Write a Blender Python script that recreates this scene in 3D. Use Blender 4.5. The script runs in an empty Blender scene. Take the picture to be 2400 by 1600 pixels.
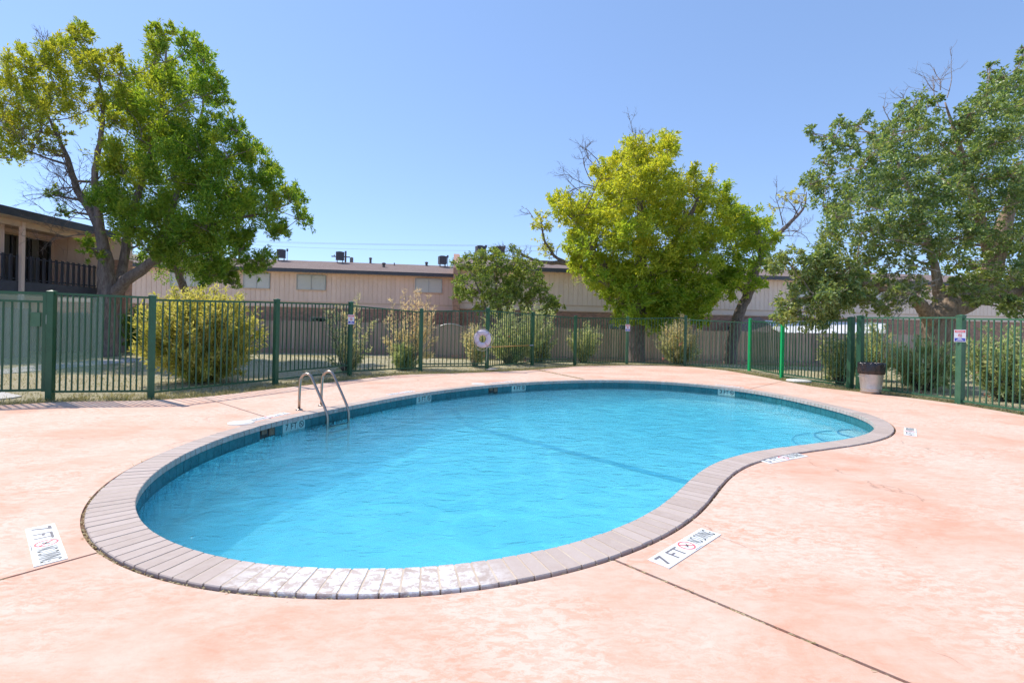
import bpy, math, random
import numpy as np
from mathutils import Vector, Matrix
from mathutils.geometry import tessellate_polygon
random.seed(7); RNG=np.random.default_rng(11)
SC=bpy.context.scene; COL=SC.collection
# ---------------------------------------------------------------- camera, sky, sun, exposure
FPX=1133.3; ROLL=.0205; V0=763.; HC=1.45          # focal length in photo pixels, roll, horizon row, eye height
CR,SR=math.cos(ROLL),math.sin(ROLL)
cam=bpy.data.objects.new('camera',bpy.data.cameras.new('camera')); COL.objects.link(cam); SC.camera=cam
cam.data.sensor_width=36; cam.data.lens=36*FPX/2400; cam.data.shift_y=-(800-V0)/2400
cam.data.clip_start=.05; cam.data.clip_end=3000
cam.matrix_world=Matrix(((CR,-SR,0,0),(0,0,-1,0),(SR,CR,0,HC),(0,0,0,1)))
SUN_DIR=Vector((-.83,.56,0)).normalized(); SUN_EL=math.radians(53)
SUN_DIR=Vector((SUN_DIR.x*math.cos(SUN_EL),SUN_DIR.y*math.cos(SUN_EL),math.sin(SUN_EL)))
wd=bpy.data.worlds.new('World'); SC.world=wd; wd.use_nodes=True
nt=wd.node_tree; nt.nodes.clear()
sky=nt.nodes.new('ShaderNodeTexSky'); sky.sky_type='NISHITA'; sky.sun_disc=False
sky.sun_elevation=SUN_EL; sky.sun_rotation=math.atan2(SUN_DIR.x,SUN_DIR.y)
sky.air_density=.9; sky.dust_density=.1; sky.ozone_density=3.6; sky.altitude=300
bg=nt.nodes.new('ShaderNodeBackground'); bg.inputs[1].default_value=.135
wo=nt.nodes.new('ShaderNodeOutputWorld'); gm=nt.nodes.new('ShaderNodeGamma'); gm.inputs[1].default_value=.58; mu=nt.nodes.new('ShaderNodeMix'); mu.data_type='RGBA'; mu.blend_type='MULTIPLY'; mu.inputs[0].default_value=1; mu.inputs[7].default_value=(1.16,1.38,1.76,1); nt.links.new(sky.outputs[0],gm.inputs[0]); nt.links.new(gm.outputs[0],mu.inputs[6]); nt.links.new(mu.outputs[2],bg.inputs[0]); nt.links.new(bg.outputs[0],wo.inputs[0])
sl=bpy.data.lights.new('sun','SUN'); sl.energy=2.75; sl.angle=math.radians(.55); sl.color=(1,.94,.84)
so=bpy.data.objects.new('sun',sl); COL.objects.link(so); so.rotation_euler=SUN_DIR.to_track_quat('Z','Y').to_euler()
SC.view_settings.view_transform='Standard'; SC.view_settings.look='None'; SC.view_settings.gamma=1
SC.view_settings.exposure=.85
SC.render.engine='CYCLES'
cy=SC.cycles; cy.max_bounces=10; cy.transparent_max_bounces=10; cy.diffuse_bounces=7; cy.glossy_bounces=2; cy.transmission_bounces=3; cy.volume_bounces=3
cy.caustics_reflective=False; cy.caustics_refractive=False; cy.sample_clamp_indirect=6; cy.use_denoising=True; cy.use_adaptive_sampling=True; cy.adaptive_threshold=.015; cy.denoising_prefilter='FAST'
# ---------------------------------------------------------------- survey: photo pixel + depth or level -> place
def W(u,v,Z):
    a=(u-1200)/FPX; b=(V0-v)/FPX
    return np.array([Z*(a*CR-b*SR),Z,HC+Z*(a*SR+b*CR)])
def G(u,v,z=0.):
    a=(u-1200)/FPX; b=(V0-v)/FPX
    return W(u,v,(z-HC)/(a*SR+b*CR))
def sstep(a,b,x):
    t=np.clip((np.asarray(x,float)-a)/(b-a),0,1); return t*t*(3-2*t)
def ground_h(x,y): return -.035-.85*sstep(19.5,32,y)
# ---------------------------------------------------------------- materials
MATS={}
class NB:
    def __init__(s,name):
        s.m=bpy.data.materials.new(name); s.m.use_nodes=True; s.t=s.m.node_tree; s.t.nodes.clear()
        s.out=s.n('ShaderNodeOutputMaterial'); MATS[name]=s.m
    def n(s,k,**kw):
        x=s.t.nodes.new(k)
        for a,b in kw.items():
            if a.startswith('i_'):
                key=a[2:]; key=int(key) if key.isdigit() else key.replace('_',' ')
                x.inputs[key].default_value=b
            else: setattr(x,a,b)
        return x
    def l(s,a,b): s.t.links.new(a,b)
    def coord(s,kind='Object'):
        if kind=='World': return s.n('ShaderNodeNewGeometry').outputs['Position']
        return s.n('ShaderNodeTexCoord').outputs[kind]
    def mapping(s,v,scale=(1,1,1),rot=(0,0,0),loc=(0,0,0)):
        m=s.n('ShaderNodeMapping'); m.inputs['Scale'].default_value=scale; m.inputs['Rotation'].default_value=rot; m.inputs['Location'].default_value=loc
        s.l(v,m.inputs[0]); return m.outputs[0]
    def noise(s,v,scale,detail=5,rough=.6,dist=0):
        x=s.n('ShaderNodeTexNoise'); x.inputs['Scale'].default_value=scale; x.inputs['Detail'].default_value=detail
        x.inputs['Roughness'].default_value=rough; x.inputs['Distortion'].default_value=dist; s.l(v,x.inputs['Vector']); return x.outputs['Fac']
    def ramp(s,f,stops,mode='LINEAR'):
        r=s.n('ShaderNodeValToRGB'); e=r.color_ramp.elements; r.color_ramp.interpolation=mode
        while len(e)<len(stops): e.new(.5)
        for q,(p,c) in zip(e,stops): q.position=p; q.color=(c if len(c)==4 else (*c,1)) if hasattr(c,'__len__') else (c,c,c,1)
        s.l(f,r.inputs[0]); return r.outputs[0]
    def mix(s,f,a,b,mode='MIX'):
        x=s.n('ShaderNodeMix',data_type='RGBA',blend_type=mode)
        for sock,val in ((x.inputs[0],f),(x.inputs[6],a),(x.inputs[7],b)):
            if isinstance(val,(int,float)): sock.default_value=val if sock.type=='VALUE' else (val,val,val,1)
            elif isinstance(val,tuple): sock.default_value=(*val,1) if len(val)==3 else val
            else: s.l(val,sock)
        return x.outputs[2]
    def math(s,op,a,b=0.,clamp=False):
        x=s.n('ShaderNodeMath',operation=op,use_clamp=clamp)
        for sock,val in ((x.inputs[0],a),(x.inputs[1],b)):
            if isinstance(val,(int,float)): sock.default_value=val
            else: s.l(val,sock)
        return x.outputs[0]
    def bump(s,h,strength=.3,dist=.01):
        b=s.n('ShaderNodeBump'); b.inputs['Strength'].default_value=strength; b.inputs['Distance'].default_value=dist
        s.l(h,b.inputs['Height']); return b.outputs[0]
    def bsdf(s,col,rough=.7,metal=0,spec=.5,normal=None):
        p=s.n('ShaderNodeBsdfPrincipled')
        for sock,val in ((p.inputs['Base Color'],col),(p.inputs['Roughness'],rough)):
            if isinstance(val,tuple): sock.default_value=(*val,1)
            elif isinstance(val,(int,float)): sock.default_value=val
            else: s.l(val,sock)
        p.inputs['Metallic'].default_value=metal; p.inputs['Specular IOR Level'].default_value=spec
        if normal is not None: s.l(normal,p.inputs['Normal'])
        s.l(p.outputs[0],s.out.inputs[0]); return p
def plain(name,c1,c2=None,scale=4.,rough=.7,bump=.15,metal=0,spec=.5,bscale=40,per=0.,stretch=(1,1,1)):
    b=NB(name); c2=c2 or tuple(x*.7 for x in c1)
    v=b.mapping(b.coord('World'),stretch)
    col=b.mix(b.ramp(b.noise(v,scale,6,.62),[(.3,0.),(.7,1.)]),c1,c2)
    if per:
        oi=b.n('ShaderNodeObjectInfo'); r=b.math('MULTIPLY_ADD',oi.outputs['Random'],per*2); r.node.inputs[2].default_value=1-per
        col=b.mix(1.,col,r,'MULTIPLY')
    b.bsdf(col,rough,metal,spec,b.bump(b.noise(v,bscale,4),bump,.01)); return b.m
def leafmat(name,cols,yellow,trans=.35,rough=.5,spec=.4,tm=(1.9,1.75,.75)):
    """cols: dark..light greens picked per leaf, yellow: colour the 'tint' attribute pulls towards"""
    b=NB(name); g=b.n('ShaderNodeNewGeometry').outputs['Random Per Island']
    c=b.ramp(g,[(i/(len(cols)-1),x) for i,x in enumerate(cols)])
    at=b.n('ShaderNodeAttribute',attribute_name='tint')
    c=b.mix(at.outputs['Fac'],c,yellow)
    p=b.n('ShaderNodeBsdfPrincipled'); b.l(c,p.inputs['Base Color']); p.inputs['Roughness'].default_value=rough; p.inputs['Specular IOR Level'].default_value=spec
    t=b.n('ShaderNodeBsdfTranslucent'); b.l(b.mix(1.,c,tm,'MULTIPLY'),t.inputs[0])
    m=b.n('ShaderNodeMixShader'); m.inputs[0].default_value=trans; b.l(p.outputs[0],m.inputs[1]); b.l(t.outputs[0],m.inputs[2]); b.l(m.outputs[0],b.out.inputs[0]); return b.m

# pink stained concrete, worn through to pale cement
b=NB('deck_concrete'); w=b.coord('World'); v=b.mapping(w,(1,1.6,1),(0,0,.5))
n1=b.noise(v,.8,12,.72,.8); n2=b.noise(b.mapping(w,(1,3.2,1),(0,0,-.35)),3.5,12,.78,.6); n3=b.noise(w,60,4,.6)
f=b.math('ADD',b.math('MULTIPLY',n1,.62),b.math('MULTIPLY',n2,.38))
c=b.ramp(f,[(.40,(.69,.35,.24)),(.47,(.70,.405,.29)),(.53,(.71,.455,.345)),(.62,(.72,.515,.405))])
c=b.mix(b.math('MULTIPLY',b.ramp(b.noise(b.mapping(w,(1,2.2,1),(0,0,-.5)),11,12,.82,.5),[(.45,0.),(.54,.85)]),b.ramp(b.noise(w,.7,4,.6),[(.40,.1),(.55,1.)])),c,(.745,.59,.485))
c=b.mix(b.ramp(n3,[(.25,.35),(.42,0.)]),c,(.55,.34,.26))
vc=b.n('ShaderNodeTexVoronoi',feature='DISTANCE_TO_EDGE'); vc.inputs['Scale'].default_value=.42
dv=b.n('ShaderNodeVectorMath',operation='MULTIPLY_ADD'); nn=b.n('ShaderNodeTexNoise'); nn.inputs['Scale'].default_value=2.4; nn.inputs['Detail'].default_value=6
b.l(w,nn.inputs['Vector']); b.l(nn.outputs['Color'],dv.inputs[0]); dv.inputs[1].default_value=(.9,.9,0); b.l(w,dv.inputs[2]); b.l(dv.outputs[0],vc.inputs['Vector'])
crack=b.math('MULTIPLY',b.ramp(vc.outputs['Distance'],[(.0,1.),(.005,0.)]),b.ramp(b.noise(w,.9,3),[(.52,0.),(.56,1.)]))
c=b.mix(b.math('MULTIPLY',crack,.5),c,(.26,.16,.12))
sp=b.n('ShaderNodeTexVoronoi'); sp.inputs['Scale'].default_value=3.; b.l(w,sp.inputs['Vector'])
c=b.mix(b.ramp(sp.outputs['Distance'],[(.0,.9),(.022,0.)]),c,(.12,.09,.07))
b.bsdf(c,.82,0,.25,b.bump(b.math('SUBTRACT',b.math('ADD',b.math('MULTIPLY',n2,.5),b.math('MULTIPLY',n3,.5)),crack),.35,.006))
# coping brick with white scale splashed along the near rim
b=NB('coping_brick'); w=b.coord('World'); oi=b.n('ShaderNodeObjectInfo').outputs['Random']
c=b.ramp(oi,[(0,(.45,.355,.305)),(.5,(.49,.39,.34)),(1,(.535,.435,.385))])
c=b.mix(b.ramp(b.noise(w,14,6,.7),[(.35,0.),(.75,.45)]),c,(.60,.515,.47))
px=b.n('ShaderNodeSeparateXYZ'); b.l(w,px.inputs[0])
m1=b.math('SUBTRACT',1.,b.math('MULTIPLY',b.math('ABSOLUTE',b.math('ADD',px.outputs[0],.78)),1.15),True)
m2=b.ramp(b.math('SUBTRACT',3.2,px.outputs[1]),[(.2,0.),(.4,1.)])
sc_=b.ramp(b.noise(b.mapping(w,(1,1.5,1)),13,8,.78,.4),[(.44,0.),(.56,1.)])
c=b.mix(b.math('MULTIPLY',b.math('MULTIPLY',b.ramp(m1,[(0.,0.),(.45,1.)]),m2),sc_),c,(.84,.82,.80))
b.bsdf(c,.75,0,.3,b.bump(b.noise(w,55,5),.25,.004))
plain('mortar',(.66,.55,.44),(.50,.39,.30),7,.9)
plain('joint_filler',(.10,.05,.03),(.24,.15,.085),7,.95,.4)
b=NB('pool_plaster'); w=b.coord('World')
c=b.mix(b.ramp(b.noise(w,1.1,6,.65),[(.35,0.),(.7,1.)]),(.86,.92,.93),(.92,.95,.96))
b.bsdf(c,.8,0,.2)
plain('floor_stripe',(.04,.16,.38),(.06,.2,.42),8,.5,.05)
b=NB('waterline_tile'); w=b.coord('World'); oi=b.n('ShaderNodeObjectInfo').outputs['Random']
c=b.ramp(oi,[(0,(.012,.10,.115)),(.5,(.018,.125,.14)),(1,(.026,.15,.165))])
c=b.mix(b.ramp(b.noise(w,18,5,.65),[(.3,0.),(.75,.6)]),c,(.06,.22,.25)); b.bsdf(c,.22,0,.5,b.bump(b.noise(w,30,3),.08,.004))
plain('tile_grout',(.20,.27,.28),(.10,.16,.17),8,.9)
plain('marker_tile',(.45,.60,.55),(.36,.50,.47),9,.35,.05)
plain('marker_sheet',(.86,.86,.84),(.76,.77,.76),9,.5,.05)
plain('ink_grey',(.17,.155,.17),(.22,.20,.21),20,.7,.02)
plain('ink_black',(.02,.03,.03),(.035,.045,.045),20,.6,.02)
plain('ink_red',(.72,.10,.13),(.78,.22,.22),20,.6,.02)
plain('ink_blue',(.03,.05,.42),(.04,.07,.5),20,.6,.02)
plain('sign_white',(.78,.77,.82),(.72,.72,.78),10,.5,.02)
plain('skimmer_dark',(.012,.012,.012),(.03,.028,.025),9,.5)
plain('skimmer_flap',(.24,.15,.09),(.12,.08,.05),12,.6)
plain('lid_white',(.80,.77,.72),(.66,.63,.58),8,.6)
# water: clear sheet that mirrors by Fresnel, caustic light painted into its tint, over tinted depth
b=NB('water'); w=b.coord('World')
wn=b.mapping(w,(1,1.7,1),(0,0,.35))
h=b.math('ADD',b.math('MULTIPLY',b.noise(wn,2.6,3,.55,.8),1.),b.math('MULTIPLY',b.noise(wn,9,4,.6,.6),.34))
bm=b.bump(h,.7,.04)
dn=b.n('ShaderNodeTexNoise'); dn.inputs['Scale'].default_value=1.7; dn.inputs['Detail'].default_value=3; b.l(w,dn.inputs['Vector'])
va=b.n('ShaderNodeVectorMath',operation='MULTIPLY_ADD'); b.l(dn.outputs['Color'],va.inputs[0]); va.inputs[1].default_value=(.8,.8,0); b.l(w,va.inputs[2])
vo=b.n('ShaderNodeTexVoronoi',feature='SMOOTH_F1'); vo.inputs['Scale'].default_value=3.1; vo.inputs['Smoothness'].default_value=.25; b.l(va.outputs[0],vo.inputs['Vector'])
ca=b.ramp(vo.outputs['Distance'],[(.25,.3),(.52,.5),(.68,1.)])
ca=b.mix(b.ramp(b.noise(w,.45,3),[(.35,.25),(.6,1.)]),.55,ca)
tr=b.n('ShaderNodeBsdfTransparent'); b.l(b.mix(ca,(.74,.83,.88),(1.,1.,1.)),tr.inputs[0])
gl=b.n('ShaderNodeBsdfGlossy'); gl.inputs['Roughness'].default_value=.03; b.l(bm,gl.inputs['Normal'])
fr=b.n('ShaderNodeFresnel'); fr.inputs['IOR'].default_value=1.33; b.l(bm,fr.inputs['Normal'])
mx=b.n('ShaderNodeMixShader'); b.l(b.math('MULTIPLY',fr.outputs[0],.9),mx.inputs[0]); b.l(tr.outputs[0],mx.inputs[1]); b.l(gl.outputs[0],mx.inputs[2]); b.l(mx.outputs[0],b.out.inputs[0])
vab=b.n('ShaderNodeVolumeAbsorption'); vab.inputs['Color'].default_value=(.0,.83,.98,1); vab.inputs['Density'].default_value=.78
vsc=b.n('ShaderNodeVolumeScatter'); vsc.inputs['Color'].default_value=(.40,.87,1,1); vsc.inputs['Density'].default_value=.6; vsc.inputs['Anisotropy'].default_value=.25
ad=b.n('ShaderNodeAddShader'); b.l(vab.outputs[0],ad.inputs[0]); b.l(vsc.outputs[0],ad.inputs[1]); b.l(ad.outputs[0],b.out.inputs['Volume'])
# lawn
b=NB('lawn'); w=b.coord('World'); n1=b.noise(w,.35,5,.6); n2=b.noise(w,9,6,.75)
c=b.mix(b.ramp(n1,[(.35,0.),(.65,1.)]),(.50,.43,.28),(.38,.37,.20)); c=b.mix(b.ramp(n2,[(.3,0.),(.7,1.)]),c,(.58,.50,.35))
b.bsdf(c,.95,0,.1,b.bump(b.noise(w,35,5,.8),.9,.05))
plain('path_concrete',(.58,.55,.51),(.48,.45,.42),2,.9)
plain('retaining_concrete',(.33,.24,.20),(.26,.19,.16),3,.9)
# building skins
plain('siding_paint',(.86,.655,.55),(.80,.60,.50),1.2,.75,.1,per=.035)
plain('siding_pale',(.86,.70,.61),(.80,.645,.555),1.2,.75,.1,per=.035)
plain('trim_paint',(.74,.55,.40),(.64,.47,.35),3,.7)
plain('fascia_paint',(.055,.058,.075),(.075,.078,.095),3,.55,.05)
plain('railing_paint',(.035,.037,.055),(.05,.052,.07),5,.5,.1)
b=NB('shingles'); w=b.coord('World'); bt=b.n('ShaderNodeTexBrick'); b.l(b.mapping(w,(2.6,3.2,1)),bt.inputs['Vector']); bt.inputs['Scale'].default_value=1.
bt.inputs['Color1'].default_value=(.30,.225,.195,1); bt.inputs['Color2'].default_value=(.24,.18,.16,1); bt.inputs['Mortar'].default_value=(.15,.11,.10,1); bt.inputs['Mortar Size'].default_value=.03
c=b.mix(b.ramp(b.noise(w,.8,6,.7),[(.3,0.),(.7,.5)]),bt.outputs[0],(.33,.26,.235)); b.bsdf(c,.95,0,.1,b.bump(b.noise(w,30,3),.4,.02))
b=NB('brick_wall'); g=b.n('ShaderNodeNewGeometry'); sp=b.n('ShaderNodeSeparateXYZ'); b.l(g.outputs['Position'],sp.inputs[0])
cb=b.n('ShaderNodeCombineXYZ'); b.l(b.math('ADD',sp.outputs[0],sp.outputs[1]),cb.inputs[0]); b.l(sp.outputs[2],cb.inputs[1])
bt=b.n('ShaderNodeTexBrick'); b.l(cb.outputs[0],bt.inputs['Vector']); bt.inputs['Scale'].default_value=1; bt.inputs['Brick Width'].default_value=.26; bt.inputs['Row Height'].default_value=.085; bt.inputs['Mortar Size'].default_value=.009
bt.inputs['Color1'].default_value=(.56,.29,.20,1); bt.inputs['Color2'].default_value=(.30,.16,.12,1); bt.inputs['Mortar'].default_value=(.33,.28,.25,1)
c=b.mix(b.ramp(b.noise(cb.outputs[0],2.2,4),[(.35,0.),(.7,.45)]),bt.outputs[0],(.50,.30,.22)); b.bsdf(c,.9,0,.2,b.bump(bt.outputs['Fac'],.5,-.02))
b=NB('wood_board'); w=b.coord('World'); oi=b.n('ShaderNodeNewGeometry').outputs['Random Per Island']
c=b.ramp(oi,[(0,(.30,.235,.21)),(.5,(.40,.32,.28)),(1,(.50,.41,.355))]); v=b.mapping(w,(6,6,.5))
c=b.mix(b.ramp(b.noise(v,3,6,.7),[(.3,0.),(.75,.6)]),c,(.22,.17,.15)); b.bsdf(c,.9,0,.2,b.bump(b.noise(v,12,4),.4,.01))
b=NB('window_glass'); w=b.coord('World'); b.bsdf(b.mix(b.noise(b.mapping(w,(1,1,14)),2.5,3),(.66,.64,.60),(.52,.52,.51)),.18,0,.5)
b=NB('dark_glass'); b.bsdf((.015,.017,.02),.05,0,.6)
plain('curtain',(.20,.19,.17),(.13,.12,.11),6,.9,.1,stretch=(9,9,.2))
plain('blind',(.60,.58,.54),(.52,.50,.47),6,.8,.05,stretch=(1,1,12))
plain('aluminium',(.45,.44,.42),(.38,.37,.36),6,.4,.05,.6)
plain('unit_metal',(.11,.10,.12),(.15,.14,.16),7,.6)
plain('vent_metal',(.16,.13,.12),(.10,.085,.08),7,.6)
plain('patio_roof',(.80,.80,.80),(.72,.72,.72),2,.5)
plain('pole_wood',(.08,.06,.05),(.12,.09,.07),4,.9)
plain('wire',(.55,.58,.62),(.48,.52,.56),2,.5)
# fence paints and small things
plain('fence_green',(.014,.082,.038),(.022,.105,.052),5,.42,.08)
plain('fence_pale',(.07,.17,.095),(.035,.125,.065),5,.5,.1)  # lighter copy of the same green paint, sky reflection put into the colour
plain('fence_bright',(.0,.42,.13),(.005,.36,.11),4,.4,.05)
b=NB('screen_mesh'); w=b.coord('World'); c=b.mix(b.noise(w,3,4),(.17,.30,.26),(.23,.36,.33))
df=b.n('ShaderNodeBsdfDiffuse'); b.l(c,df.inputs[0]); tl=b.n('ShaderNodeBsdfTranslucent'); b.l(c,tl.inputs[0]); tp=b.n('ShaderNodeBsdfTransparent')
ms=b.n('ShaderNodeMixShader'); ms.inputs[0].default_value=.4; b.l(df.outputs[0],ms.inputs[1]); b.l(tl.outputs[0],ms.inputs[2])
mt=b.n('ShaderNodeMixShader'); mt.inputs[0].default_value=.46; b.l(tp.outputs[0],mt.inputs[1]); b.l(ms.outputs[0],mt.inputs[2]); b.l(mt.outputs[0],b.out.inputs[0])
plain('lock_steel',(.55,.55,.55),(.45,.45,.45),9,.35,.05,.8)
b=NB('ladder_steel'); w=b.coord('World'); b.bsdf(b.mix(b.noise(w,8,4),(.46,.39,.33),(.38,.31,.25)),.33,1.,.5)  # bronze tint: the peach deck's reflection put into the steel colour
plain('ring_foam',(.74,.66,.72),(.68,.58,.66),6,.5,.05)
plain('ring_band',(.60,.42,.48),(.66,.5,.55),6,.6)
plain('rope',(.72,.66,.60),(.55,.48,.42),30,.9,.3)
plain('pole_gold',(.62,.38,.12),(.5,.30,.10),9,.4,.05)
plain('pole_tip',(.38,.45,.55),(.3,.36,.45),9,.4)
b=NB('galvanised'); w=b.coord('World'); b.bsdf(b.mix(b.ramp(b.noise(w,12,5,.7),[(.3,0.),(.7,1.)]),(.60,.56,.52),(.47,.45,.43)),.42,.75,.5,b.bump(b.noise(w,60,3),.1,.003))
b=NB('bag_plastic'); w=b.coord('World'); b.bsdf((.018,.015,.02),.22,0,.6,b.bump(b.noise(b.mapping(w,(1,1,.4)),22,4,.6,1.),.8,.02))
# bark and leaves
def bark(name,c1,c2):
    b=NB(name); w=b.coord('World'); v=b.mapping(w,(9,9,2)); n=b.noise(v,1.6,7,.7,.6)
    b.bsdf(b.mix(b.ramp(n,[(.35,0.),(.65,1.)]),c1,c2),.92,0,.15,b.bump(n,.9,.05)); return b.m
bark('bark_grey',(.13,.10,.09),(.30,.24,.21)); bark('bark_tan',(.20,.14,.10),(.46,.35,.27)); bark('bark_dead',(.10,.085,.075),(.20,.175,.16)); bark('bark_pale',(.28,.25,.21),(.42,.38,.34))
leafmat('leaf_ash',[(0.073,0.179,0.019),(0.120,0.254,0.030),(0.186,0.319,0.038),(0.254,0.360,0.046)],(.50,.44,.06),.5)
leafmat('leaf_center',[(0.129,0.260,0.029),(0.218,0.361,0.043),(0.319,0.450,0.058),(0.406,0.492,0.071)],(.62,.54,.07),.5)
leafmat('leaf_mulberry',[(0.085,0.160,0.062),(0.140,0.235,0.088),(0.205,0.300,0.115),(0.315,0.390,0.175)],(.38,.34,.09),.4,.38,.55)
leafmat('leaf_bush',[(0.095,0.167,0.044),(0.144,0.230,0.060),(0.207,0.303,0.080),(0.303,0.383,0.112)],(.36,.31,.09),.4)
leafmat('leaf_oleander',[(0.225,0.312,0.125),(0.338,0.438,0.188),(0.475,0.562,0.288),(0.650,0.688,0.450)],(.74,.56,.40),.5,.42,.5,(1.35,1.3,.85))
leafmat('leaf_gold',[(0.380,0.399,0.057),(0.513,0.503,0.095),(0.627,0.589,0.162),(0.722,0.665,0.285)],(.74,.62,.25),.5,.45,.4,(1.2,1.15,.7))
leafmat('grass_blade',[(.20,.23,.07),(.30,.30,.12),(.42,.37,.19),(.52,.44,.27)],(.60,.50,.33),.3,.8,.1,(1.2,1.2,.8))
leafmat('petal',[(.62,.12,.14),(.72,.25,.26),(.75,.42,.40)],(.8,.5,.4),.3)
M=MATS
# ---------------------------------------------------------------- mesh tools
def tag(o,label=None,cat=None,group=None,kind=None):
    if label: o['label']=label
    if cat: o['category']=cat
    if group: o['group']=group
    if kind: o['kind']=kind
    return o
def link(o,parent=None):
    COL.objects.link(o)
    if parent is not None:
        o.parent=parent; o.matrix_parent_inverse=Matrix.Identity(4)
    return o
def empty(name,loc=(0,0,0),rz=0.):
    o=bpy.data.objects.new(name,None); o.location=loc; o.rotation_euler=(0,0,rz); o.empty_display_size=.2; return link(o)
class MB:
    def __init__(s): s.v=[]; s.f=[]
    def add(s,vs,fs):
        k=len(s.v); s.v+= [tuple(map(float,p)) for p in vs]; s.f+=[tuple(i+k for i in q) for q in fs]; return s
    def box(s,c,size,rz=0.,ax=None):
        x,y,z=[q/2 for q in size]; P=[(-x,-y,-z),(x,-y,-z),(x,y,-z),(-x,y,-z),(-x,-y,z),(x,-y,z),(x,y,z),(-x,y,z)]
        cc,ss=math.cos(rz),math.sin(rz)
        return s.add([(c[0]+p[0]*cc-p[1]*ss,c[1]+p[0]*ss+p[1]*cc,c[2]+p[2]) for p in P],[(3,2,1,0),(4,5,6,7),(0,1,5,4),(1,2,6,5),(2,3,7,6),(3,0,4,7)])
    def bar(s,a,b,w,h):
        a=Vector(a); b=Vector(b); d=(b-a).normalized(); up=Vector((0,0,1)) if abs(d.z)<.95 else Vector((0,1,0))
        x=d.cross(up).normalized()*w/2; y=x.cross(d).normalized()*h/2
        P=[a-x-y,a+x-y,a+x+y,a-x+y,b-x-y,b+x-y,b+x+y,b-x+y]
        return s.add(P,[(0,1,2,3),(7,6,5,4),(0,4,5,1),(1,5,6,2),(2,6,7,3),(3,7,4,0)])
    def tube(s,pts,rad,n=8,closed=False,cap=True):
        pts=[Vector(p) for p in pts]; m=len(pts)
        if not hasattr(rad,'__len__'): rad=[rad]*m
        ref=None; vs=[]
        for i,p in enumerate(pts):
            a=pts[(i-1)%m] if (i>0 or closed) else p; c=pts[(i+1)%m] if (i<m-1 or closed) else p
            d=(c-a)
            if d.length<1e-6: d=Vector((0,0,1))
            d.normalize()
            if ref is None: ref=d.orthogonal().normalized()
            ref=(ref-d*ref.dot(d))
            ref=ref.normalized() if ref.length>1e-5 else d.orthogonal().normalized()
            y=d.cross(ref)
            for k in range(n):
                t=2*math.pi*k/n; vs.append(p+(ref*math.cos(t)+y*math.sin(t))*rad[i])
        fs=[]
        for i in range(m if closed else m-1):
            j=(i+1)%m
            for k in range(n): fs.append((i*n+k,i*n+(k+1)%n,j*n+(k+1)%n,j*n+k))
        if cap and not closed: fs+= [tuple(range(n-1,-1,-1)),tuple((m-1)*n+k for k in range(n))]
        return s.add(vs,fs)
    def lathe(s,prof,n=24,c=(0,0,0),rib=None):
        vs=[]
        for r,z in prof:
            for k in range(n):
                t=2*math.pi*k/n; rr=r+(rib(k,r,z) if rib else 0); vs.append((c[0]+rr*math.cos(t),c[1]+rr*math.sin(t),c[2]+z))
        fs=[(i*n+k,i*n+(k+1)%n,(i+1)*n+(k+1)%n,(i+1)*n+k) for i in range(len(prof)-1) for k in range(n)]
        return s.add(vs,fs)
    def prism(s,poly,z0,z1):
        n=len(poly); tri=tessellate_polygon([[Vector((p[0],p[1],0)) for p in poly]])
        area=sum(poly[i][0]*poly[(i+1)%n][1]-poly[(i+1)%n][0]*poly[i][1] for i in range(n))
        vs=[(p[0],p[1],z1) for p in poly]+[(p[0],p[1],z0) for p in poly]; fs=[]
        for a,b,c in tri:
            pa,pb,pc=poly[a],poly[b],poly[c]
            if (pb[0]-pa[0])*(pc[1]-pa[1])-(pb[1]-pa[1])*(pc[0]-pa[0])<0: b,c=c,b
            fs+=[(a,b,c),(a+n,c+n,b+n)]
        for i in range(n):
            j=(i+1)%n; fs.append((i+n,j+n,j,i) if area>0 else (i,j,j+n,i+n))
        return s.add(vs,fs)
    def mesh(s,name,mat,smooth=False):
        me=bpy.data.meshes.new(name); me.from_pydata(s.v,[],s.f); me.materials.append(M[mat] if isinstance(mat,str) else mat); me.update()
        if smooth: me.polygons.foreach_set('use_smooth',[True]*len(me.polygons))
        return me
    def build(s,name,mat,parent=None,smooth=False):
        return link(bpy.data.objects.new(name,s.mesh(name,mat,smooth)),parent)
def inst(name,me,parent,loc=(0,0,0),rz=0.):
    o=bpy.data.objects.new(name,me); o.location=loc; o.rotation_euler=(0,0,rz); return link(o,parent)
def np_mesh(name,verts,tris,mat,parent=None,tint=None,smooth=False):
    me=bpy.data.meshes.new(name); n=len(verts); t=len(tris)
    me.vertices.add(n); me.vertices.foreach_set('co',np.asarray(verts,np.float32).ravel())
    me.loops.add(t*3); me.loops.foreach_set('vertex_index',np.asarray(tris,np.int32).ravel())
    me.polygons.add(t); me.polygons.foreach_set('loop_start',np.arange(0,t*3,3,dtype=np.int32))
    if smooth: me.polygons.foreach_set('use_smooth',np.ones(t,bool))
    if tint is not None:
        at=me.attributes.new('tint','FLOAT','POINT'); at.data.foreach_set('value',np.asarray(tint,np.float32))
    me.materials.append(M[mat]); me.update(calc_edges=True)
    return link(bpy.data.objects.new(name,me),parent)
def nrm(a): return a/np.maximum(np.linalg.norm(a,axis=-1,keepdims=True),1e-9)
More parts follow.
